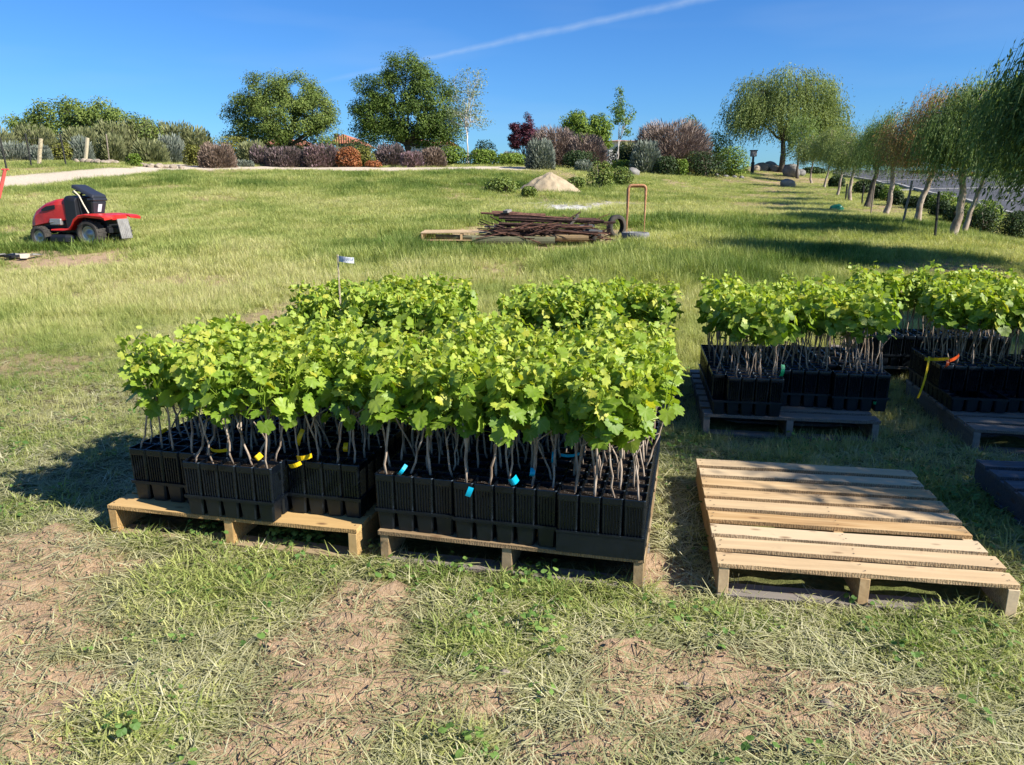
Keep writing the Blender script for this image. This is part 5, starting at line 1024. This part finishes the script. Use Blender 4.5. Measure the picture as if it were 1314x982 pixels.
# ------------------------------------------------------------------ heaped sand
b = place2(708, 249); b[1] += 1.0; b[2] = zg1(b[0], b[1]); n1, n2 = 70, 26; th = np.linspace(0, 2 * PI, n1, endpoint=False); r = np.linspace(0, 1, n2); RR, TT = np.meshgrid(r, th, indexing='ij')
ex = 1.28 + .18 * (fbm(np.cos(TT) * 1.3 + 4, np.sin(TT) * 1.3 + 4, 8) - .5); X = RR * np.cos(TT) * ex; Yy = RR * np.sin(TT) * 1.1
Hh = pix(708, 221, b[1])[2] - b[2]; Z = Hh * np.clip(1 - RR ** 1.25, 0, 1) * (1 - .10 * np.cos(TT - .4) * RR) ; Z += (fbm(np.cos(TT) * 5 + 9, np.sin(TT) * 5 + RR * 1.2, 12) - .5) * .20 * RR * (1 - RR ** 4) + (fbm(X * 7, Yy * 7, 13) - .5) * .10 - .06 * (RR > .98); Z[0] = Hh - .02
gz = zg(X + b[0], Yy + b[1]) - b[2]; V = np.stack([X, Yy, Z + gz * RR - .04 * RR], -1); id_ = np.arange(n1 * n2).reshape(n2, n1); F = np.stack([id_[:-1], np.roll(id_[:-1], -1, 1), np.roll(id_[1:], -1, 1), id_[1:]], -1).reshape(-1, 4)
G = Geo(); G.add(V.reshape(-1, 3), F); tag(G.build('sand_heap', M['sand'], loc=tuple(b), smooth=True), 'cone shaped heap of pale tan sand in the grass near the hill crest', 'sand heap', kind='thing')
# ------------------------------------------------------------------ scrap pile
pb = place2(660, 314); PY = pb[1] + .25
def wp(px, row, dy=0.0): p = pix(px, row, PY + dy); return p
def rod(p0, p1, r, name, mt, label, cat, group=None, n=8, jit=.0):
    c = (np.array(p0) + np.array(p1)) / 2; rng = RS(int(abs(p0[0] * 1000)) + 3); s = np.linspace(0, 1, 6)[:, None]; Q = (np.array(p0) - c) * (1 - s) + (np.array(p1) - c) * s; Q[1:-1] += rng.normal(0, jit, (4, 3)); G = Geo(); G.add(*tube(Q, r, n)); return tag(G.build(name, M[mt], loc=tuple(c)), label, cat, group)
rod(wp(606, 308.5, -.35), wp(712, 309.5, -.4), .07, 'timber_post', 'greenpost', 'greenish treated round post lying in front of the scrap pile', 'post', 'round posts under the scrap pile', 12)
rod(wp(560, 303.5, .1), wp(640, 306, -.05), .04, 'timber_post', 'greenpost', 'thin greenish post lying under the tan pallet', 'post', 'round posts under the scrap pile', 10)
rod(wp(700, 305, -.3), wp(755, 305.5, -.3), .06, 'timber_post', 'wood_mid', 'brown yellow round post end sticking out at the right of the pile', 'post', 'round posts under the scrap pile', 12)
rod(wp(640, 309, .35), wp(755, 309.5, .3), .05, 'timber_post', 'wood_grey', 'grey round post at the bottom of the pile', 'post', 'round posts under the scrap pile', 10)
pp = wp(540, 306, -.05); gz_ = zg1(pp[0], pp[1] + .2) + .05
pallet((pp[0], pp[1], gz_), math.radians(2), 1.38, .9, 'tan sun bleached pallet under the left end of the scrap pile', 'wood_new', 7, .1, seed=21, z0=gz_ + .0)
rng = RS(77); RG = 'rusty steel posts stacked on the scrap pile'
zlo = zg1(wp(690, 300)[0], PY) + .12
G = Geo()
for k in range(95):
    cx = rng.uniform(-.9, .95); L = rng.uniform(.5, 1.5); a = rng.normal(0, .4) if rng.rand() < .6 else rng.uniform(-1.2, 1.2); tl = rng.normal(0, .20); zc = rng.uniform(.0, .20); y = rng.uniform(-.42, .42)
    d = np.array([math.cos(a), math.sin(a) * .6, math.sin(tl)]) * L / 2; c = np.array([cx, y, zc]); c[0] = np.clip(c[0], -1.0 + abs(d[0]) * .8, 1.05 - abs(d[0]) * .8); bend = rng.normal(0, .05, 3)
    G.add(*tube([c - d, c - d * .3 + bend * .5, c + d * .3 + bend, c + d], rng.uniform(.004, .013), 5), mat=int(rng.rand() < .35))
for k in range(16):
    cx = rng.uniform(-.7, .7); V, F = box(-.35, .35, -.045, .045, -.012, .012); a = rng.normal(0, .25); V = np.c_[V[:, 0] * math.cos(a) - V[:, 1] * math.sin(a) + cx, V[:, 0] * math.sin(a) + V[:, 1] * math.cos(a) + rng.uniform(-.3, .3), V[:, 2] + rng.uniform(.02, .2)]; G.add(V, F, mat=rng.choice([0, 2]))
c0_ = wp(697, 300); tag(G.build('scrap_metal', [M['rustdark'], M['rust'], M['wood_dark']], loc=(c0_[0], PY, zlo)), 'tangled mass of rusty rods, wire and broken boards in the pile', 'scrap metal', kind='stuff')
for k, (xa, ra_, xb, rb2, dy, r, lb) in enumerate([(617, 273.5, 771, 283, -.2, .020, 'longest rusty steel post crossing the top of the pile'), (633, 276, 765, 281.5, -.05, .026, 'rusty steel post second from the top of the pile'), (640, 279.5, 775, 284, -.28, .028, 'thick dark rusty post along the front top of the pile'), (631, 272.5, 700, 276, .15, .03, 'short dark post at the back top of the pile'), (648, 283, 790, 285.5, -.1, .022, 'rusty post reaching furthest right toward the tyre'), (640, 287, 742, 290, -.34, .028, 'rusty post in the middle front of the pile'), (655, 294, 760, 291, -.38, .022, 'lower rusty post sloping up to the right'), (636, 299, 735, 301, -.4, .028, 'lowest rusty post along the front of the pile'), (700, 296, 758, 300, -.42, .035, 'short stout rusty pipe at the lower right of the pile')]):
    rod(wp(xa, ra_, dy + .1), wp(xb, rb2, dy + .1), r, 'rusty_post', 'rustdark' if k % 3 else 'rust', lb, 'steel post', RG, 6, .004)
for k, (px, row, L, a, lb) in enumerate(((735, 285, .30, .9, 'splintered grey board sticking up from the pile'), (752, 290, .28, .05, 'dark grey board end at the right of the pile'), (762, 296, .3, -.1, 'short black board lying right of the pile'), (651, 271, .12, .2, 'small pale stone block on top of the pile'))):
    p = wp(px, row, -.15); G = Geo(); G.add(*box(-L / 2, L / 2, -.05, .05, -.02, .02)); o = G.build('scrap_board', M[['wood_grey', 'wood_dark', 'wood_dark', 'rockgrey'][k]], loc=tuple(p), rot=(0, -a, .3 * k), bevel=.003); tag(o, lb, 'board', 'loose boards on the scrap pile')
# tyre, weighted base with bent pipe
def tyre(p, r, w, rot, label, name='old_tyre'):
    G = Geo(); G.add(*lathe([(-w * .42, r * .66), (-w * .5, r * .8), (-w * .4, r * .97), (0, r), (w * .4, r * .97), (w * .5, r * .8), (w * .42, r * .66), (w * .36, r * .70), (w * .42, r * .8), (0, r * .93), (-w * .42, r * .8), (-w * .36, r * .70), (-w * .42, r * .66)], 40))
    return tag(G.build(name, M['rubber'], loc=tuple(p), rot=rot, smooth=True), label, 'tyre')
b = place2(792, 304); tyre(b + [0, .15, .19], .22, .12, (0, 0, math.radians(38)), 'old grey tyre standing upright behind the weighted pipe stand')
tyre(place2(764, 314) + [0, .05, .07], .14, .10, (math.radians(20), 0, math.radians(60)), 'small black wheel lying half hidden right of the pile')
b = place2(815, 310); t = empty('pipe_stand', b, 0, 'bent rusty pipe handle standing upright in a round grey weighted base', 'pipe stand')
G = Geo(); G.add(*lathe([(0, .001), (0, .21), (.03, .235), (.13, .245), (.165, .235), (.17, .2), (.14, .17), (.14, .001)], 32, 'z')); G.build('base', M['concrete'], t, smooth=False)
H = pix(811, 238, b[1])[2] - b[2]; hw = .15; a = np.linspace(PI, 0, 9)
G = Geo(); P = np.vstack([[(-hw, 0, .05)], [(-hw, 0, H - .06)], np.c_[hw - .06 + .0 * a, 0 * a, 0 * a][:0], [(-hw + .06 - .06 * math.cos(q), 0, H - .06 + .06 * math.sin(q)) for q in np.linspace(0.2, PI / 2, 5)], [(hw - .06 + .06 * math.sin(q), 0, H - .06 + .06 * math.cos(q)) for q in np.linspace(0, PI / 2 - .2, 5)], [(hw, 0, H - .06)], [(hw, 0, .05)]]); G.add(*tube(P, .024, 10)); P2 = P.copy(); P2[:, 1] += .045; P2[:, 0] *= 1.06; P2[:, 2] -= .02; G.add(*tube(P2, .018, 8)); G.build('handle', M['pipe'], t, smooth=True)
# green sheet by the trees
b = place2(1073, 270); import bmesh as _b
o = rock(b + [0, 0, .05], .2, 402, 'greencloth', 'crumpled green plastic bag lying on the grass near the tree row', 'plastic_bag', sq=(1, .6, .6), cat='bag')
# ------------------------------------------------------------------ grass, straw, weeds
def blade_geo(G, rng, n, rad, h, w, flat=0.0, curl=.5, tonem=.5, tones=.18, seg=3, zoff=0.0):
    a = rng.rand(n) * 2 * PI; r = rad * np.sqrt(rng.rand(n)); B = np.c_[r * np.cos(a), r * np.sin(a), np.full(n, zoff)]; az = a + rng.normal(0, 1.0, n); H = h * rng.uniform(.5, 1.2, n); out = np.c_[np.cos(az), np.sin(az), np.zeros(n)]
    lean = np.clip(rng.normal(.25 + flat, .2, n), 0, 1.5); side = np.c_[-np.sin(az), np.cos(az), np.zeros(n)]; W = w * rng.uniform(.7, 1.3, n)
    pts = []
    for k in range(seg + 1):
        s = k / seg; ang = lean + curl * s * rng.uniform(.5, 1.5, n) * (1 + flat); 
        if k == 0: p = B
        else: p = pts[-1] + (out * np.sin(ang)[:, None] + np.array([0, 0, 1]) * np.cos(ang)[:, None]) * (H / seg)[:, None]
        if flat > .5: p = np.c_[p[:, :2], np.clip(p[:, 2], .002, h * .6)]
        pts.append(p)
    ws = [1, .9, .6, .08] if seg == 3 else [1, .75, .08]
    V = []
    for k, p in enumerate(pts): V += [p - side * (W * ws[k] / 2)[:, None], p + side * (W * ws[k] / 2)[:, None]]
    V = np.stack(V, 1); m_ = V.shape[1]; F = np.array([[2 * k, 2 * k + 1, 2 * k + 3, 2 * k + 2] for k in range(seg)]); FF = (F[None] + (np.arange(n) * m_)[:, None, None]).reshape(-1, 4)
    G.add(V.reshape(-1, 3), FF, 0, np.repeat(np.clip(rng.normal(tonem, tones, n), 0, 1), seg))
def protos(name, makers, mt):
    c = bpy.data.collections.new(name)
    for i, mk in enumerate(makers):
        G = Geo(); mk(G, RS(i * 17 + len(name))); me = tmpmesh(G, name, mt); o = bpy.data.objects.new('%s_%02d' % (name, i), me); c.objects.link(o)
    return c
def scatter(name, P, rotz, scale, vidx, tone, coll, label, cat, tilt=None):
    n = len(P); me = bpy.data.meshes.new(name); me.vertices.add(n); me.vertices.foreach_set('co', P.astype(np.float32).ravel())
    def at_(nm, ty, v, key='value'): a = me.attributes.new(nm, ty, 'POINT'); a.data.foreach_set(key, v)
    R = np.zeros((n, 3), np.float32); R[:, 2] = rotz
    if tilt is not None: R[:, :2] = tilt
    at_('rot', 'FLOAT_VECTOR', R.ravel(), 'vector'); at_('sca', 'FLOAT', scale.astype(np.float32)); at_('vidx', 'INT', vidx.astype(np.int32)); at_('itone', 'FLOAT', np.clip(tone, 0, 1).astype(np.float32))
    o = bpy.data.objects.new(name, me); COL.objects.link(o)
    g = bpy.data.node_groups.new(name + '_scatter', 'GeometryNodeTree'); g.interface.new_socket('Geometry', in_out='INPUT', socket_type='NodeSocketGeometry'); g.interface.new_socket('Geometry', in_out='OUTPUT', socket_type='NodeSocketGeometry')
    N = g.nodes; Lk = g.links; gi = N.new('NodeGroupInput'); go = N.new('NodeGroupOutput'); ip = N.new('GeometryNodeInstanceOnPoints'); ci = N.new('GeometryNodeCollectionInfo'); ci.inputs['Collection'].default_value = coll; ci.inputs['Separate Children'].default_value = True; ci.inputs['Reset Children'].default_value = True
    def na(nm, ty): q = N.new('GeometryNodeInputNamedAttribute'); q.data_type = ty; q.inputs['Name'].default_value = nm; return q.outputs['Attribute']
    Lk.new(gi.outputs[0], ip.inputs['Points']); Lk.new(ci.outputs[0], ip.inputs['Instance']); ip.inputs['Pick Instance'].default_value = True
    Lk.new(na('vidx', 'INT'), ip.inputs['Instance Index']); Lk.new(na('rot', 'FLOAT_VECTOR'), ip.inputs['Rotation']); Lk.new(na('sca', 'FLOAT'), ip.inputs['Scale']); Lk.new(ip.outputs[0], go.inputs[0])
    md = o.modifiers.new('scatter', 'NODES'); md.node_group = g
    return tag(o, label, cat, kind='stuff')
def B_(**k): return lambda G, rng: blade_geo(G, rng, **k)
def near_mix(G, rng): blade_geo(G, rng, 8, .03, .038, .0030, .35, .8, .45, .22); blade_geo(G, rng, 5, .035, .045, .0026, 1.1, .5, .85, .12)
def mid_seed(G, rng):
    blade_geo(G, rng, 16, .06, .15, .0055, .0, .6, .5, .16); blade_geo(G, rng, 5, .06, .21, .0035, -.1, .3, .85, .1)
gcol = protos('grass_tuft', [near_mix, near_mix, B_(n=14, rad=.035, h=.05, w=.0034, flat=.25, curl=.9, tonem=.5), B_(n=11, rad=.03, h=.075, w=.004, flat=.2, curl=.9, tonem=.45),
    mid_seed, B_(n=20, rad=.07, h=.12, w=.006, flat=.05, curl=.7), mid_seed, B_(n=18, rad=.07, h=.16, w=.006, flat=.0, curl=.5),
    B_(n=20, rad=.16, h=.15, w=.012, flat=.05, curl=.6, seg=2), B_(n=20, rad=.17, h=.18, w=.011, flat=.0, curl=.5, seg=2)], M['grass'])
FOOT = []
for A, yw, W, D in ((E0, EY, 1.016, 1.125), (A1, Y1, W1, P1D), (A2, Y2, W2, P2D), (A3, Y5, 1.05, 1.1), (A4, Y5, 1.05, 1.0), (A5, Y5, 1.016, 1.2), (A6, Y6, 1.15, D6), (A7, Y5, 1.1, .8)):
    u = np.array([math.cos(yw), math.sin(yw)]); v = np.array([-u[1], u[0]]); o = np.array(A[:2]) - u * .01 + v * .03; FOOT.append([tuple(o), tuple(o + u * (W + .02)), tuple(o + u * (W + .02) + v * (D - .03)), tuple(o + v * (D - .03))])
FOOT.append(PILED) if False else None
rng = RS(1234)
LM = [(40, 312, 1.8, .6), (70, 322, 1.2, .3), (225, 332, 1.1, .6), (90, 318, 1.0, .25), (540, 322, 1.6, .7), (640, 325, 1.0, .5), (820, 318, 2.4, .8), (640, 238, 3.5, 1.5), (880, 258, 4, 1.2), (960, 330, 3, 1.5), (800, 340, 2.5, 1.5), (380, 235, 6, 3), (560, 228, 6, 2), (770, 250, 2.5, 2.5), (960, 290, 5, 3), (480, 332, 2, .8)]
LC = [(place(px, row), rx, ry) for px, row, rx, ry in LM]
def lushmid(x, y):
    t = np.zeros(x.shape)
    for c, rx, ry in LC: t = np.maximum(t, np.exp(-((x - c[0]) / rx) ** 2 - ((y - c[1]) / ry) ** 2))
    return np.clip(t * 1.3 + (fbm(x * .7, y * .7, 91) - .5) * 1.2 * (t > .15), 0, 1)
def sample(N, v0, v1, umax=.80, umin=None):
    u = rng.uniform(umin if umin is not None else -umax, umax, N); v = rng.uniform(v0, v1, N); y = np.exp(v) - 4; return u * (4 + y), y
def keep_out(x, y):
    k = np.zeros(x.shape, bool)
    for f in FOOT: k |= in_poly(x, y, f)
    return k
x, y = sample(380000, math.log(4.75), math.log(4 + 50))
d_, g_, w_, dr_, lu_ = masks(x, y); lm = lushmid(x, y)
dens = (1 - .93 * np.clip(d_ * 1.15, 0, 1)) * (1 - np.clip(g_ * 1.2, 0, 1)) * (1 - .97 * w_); dens *= np.where(y < 6, .55 + .45 * fbm(x * 3, y * 3, 71), 1.0)
roadmask = in_poly(x, y, ra + [tuple(p) for p in rb[::-1]])
k = (rng.rand(len(x)) < dens) & ~keep_out(x, y) & ~roadmask
x, y, dr_, lu_, lm, d_ = x[k], y[k], dr_[k], lu_[k], lm[k], d_[k]
z = zg(x, y)
zone = np.where(y < 4.6 + rng.normal(0, .5, len(y)), 0, np.where(y < 12 + rng.normal(0, 2, len(y)), 1, 2))
vi = np.where(zone == 0, np.where(rng.rand(len(x)) < .3 + .5 * lu_, rng.choice([2, 3], len(x)), rng.choice([0, 1], len(x))), np.where(zone == 1, rng.choice([4, 5, 6, 7], len(x)), rng.choice([8, 9], len(x))))
L_ = np.maximum(lu_ * (zone == 0), lm); n4 = fbm(x * .25, y * .3, 72); n5 = fbm(x * 2.2, y * 2.2, 73)
shade_short = np.where(y > 6, np.clip((x / (4 + y) - .12) * 4, 0, 1), 0)
sc_ = rng.uniform(.7, 1.3, len(x)) * (1 + .7 * L_) * (1 - .35 * dr_) * (1 - .35 * shade_short * (y > 10)) * np.where(zone == 0, .8 + .55 * n5, np.where(zone == 1, (.5 + .2 * np.clip((y - 4) / 6, 0, 1)) * (.65 + .7 * n5), .55 + .35 * n5)) * (1 - .35 * d_)
sc_ *= np.where(zone == 0, 1 - .28 * lu_, 1); sc_ *= np.where((x < -1.2) & (y > 3.5) & (y < 8), .72, 1.0)
tone = .64 + .30 * dr_ - .30 * L_ * np.where(zone == 0, .7, 1.5) + (n4 - .5) * 1.0 + (n5 - .5) * .6 + (fbm(x * .9, y * .7, 74) - .5) * .8 + rng.normal(0, .08, len(x)) - .02 * (zone == 0) * lu_ + .06 * (zone == 0) + .07 * (zone > 0) + .10 * (zone == 2)
scatter('grass', np.c_[x, y, z - .004], rng.rand(len(x)) * 6.28, sc_, vi, tone, gcol, 'patchy green and yellowing meadow grass covering the field', 'grass', tilt=rng.normal(0, .12, (len(x), 2)))
# straw litter
def litter(G, rng): blade_geo(G, rng, 7, .05, .07, .003, 1.05, .35, .55, .28, seg=2, zoff=.004)
def litter2(G, rng): blade_geo(G, rng, 4, .04, .11, .0028, 1.3, .2, .7, .2, seg=3, zoff=.008)
def litter3(G, rng): blade_geo(G, rng, 7, .04, .035, .0028, 1.0, .6, .35, .25, seg=2, zoff=.004)
scol = protos('straw_litter', [litter, litter2, litter3, litter], M['straw'])
x, y = sample(170000, math.log(4.75), math.log(4 + 7.5)); d_, g_, w_, dr_, lu_ = masks(x, y)
dens = np.clip(.35 + .9 * dr_ - .3 * lu_ + .25 * fbm(x * 4, y * 4, 75), .05, 1) * (1 - .74 * np.clip(d_ * 1.1, 0, 1)) * np.clip(1.3 - y / 9, .2, 1)
k = (rng.rand(len(x)) < dens) & ~keep_out(x, y); x, y = x[k], y[k]; n5 = fbm(x * 3, y * 3, 78)
scatter('dry_straw', np.c_[x, y, zg(x, y) + .002], rng.rand(len(x)) * 6.28, rng.uniform(.6, 1.4, len(x)), rng.randint(0, 4, len(x)), .45 + (n5 - .5) * .8 + rng.normal(0, .13, len(x)), scol, 'dry flattened straw litter strewn over the bare foreground soil', 'straw', tilt=rng.normal(0, .1, (len(x), 2)))
# broadleaf weeds
def rosette(G, rng):
    n = rng.randint(5, 9); a = np.arange(n) * 2.4 + rng.rand(n); out = np.c_[np.cos(a), np.sin(a), np.zeros(n)]; pl = rng.uniform(.012, .035, n); P = out * pl[:, None] + np.c_[np.zeros((n, 2)), rng.uniform(.01, .045, n)]
    vine_leaves(G, P, unit(out * .4 + [0, 0, 1] + rng.normal(0, .2, (n, 3))), out, rng.uniform(.006, .013, n), rng.normal(.5, .2, n), 12, rng)
wcol = protos('weed_rosette', [rosette] * 5, M['weed'])
x, y = sample(22000, math.log(4.8), math.log(4 + 6)); d_, g_, w_, dr_, lu_ = masks(x, y)
k = (rng.rand(len(x)) < (.05 + .3 * lu_ * np.clip(fbm(x * 3, y * 3, 81) * 3 - 1.1, 0, 1)) * (1 - d_)) & ~keep_out(x, y); x, y = x[k], y[k]
for px, row in ((385, 690), (372, 688), (268, 683), (398, 696), (690, 742), (360, 693), (410, 690)):
    c = place(px, row); q = rng.normal(0, .03, (9, 2)) + c[:2]; x = np.r_[x, q[:, 0]]; y = np.r_[y, q[:, 1]]
scatter('ground_weeds', np.c_[x, y, zg(x, y)], rng.rand(len(x)) * 6.28, rng.uniform(.7, 1.6, len(x)), rng.randint(0, 5, len(x)), rng.normal(.5, .15, len(x)), wcol, 'small broadleaf weeds sprouting between the foreground grass', 'weeds')
# clods and crumbs of soil
def clod(G, rng):
    n = 7; P = rng.normal(0, .022, (n, 3)); P[:, 2] = np.abs(P[:, 2]) * .1
    for p in P:
        r = rng.uniform(.0015, .007); V, F = box(-r, r, -r, r, -r * .6, r); V += rng.normal(0, r * .28, V.shape); G.add(V + p, F)
m_ = mat('soil_crumbs', (.36, .24, .15), .95, .1); ccol = protos('soil_crumb', [clod] * 4, m_)
x, y = sample(60000, math.log(4.75), math.log(4 + 5)); d_, *_r = masks(x, y); k = (rng.rand(len(x)) < d_ * .22) & ~keep_out(x, y); x, y = x[k], y[k]
scatter('soil_crumbs', np.c_[x, y, zg(x, y)], rng.rand(len(x)) * 6.28, rng.uniform(.25, 1.0, len(x)) ** 2.2 * .9, rng.randint(0, 4, len(x)), np.zeros(len(x)), ccol, 'reddish brown soil crumbs on the bare foreground patches', 'soil crumbs')
for i, (px, row, r) in enumerate(((648, 868, .016), (1060, 905, .02), (880, 876, .018))):
    rock(place2(px, row) + [0, 0, .004], r, 500 + i, 'rock', ['grey pebble in the straw near the middle foreground', 'flat pale pebble, rightmost in the foreground', 'small pebble on the bare patch below the empty pallet', 'largest tan pebble low right of centre', 'small stone on the bare soil at left', 'darker stone beside a small one on the soil at left', 'tiny pebble below the empty pallet corner'][i], 'pebble', 'loose pebbles in the foreground', cat='pebble')
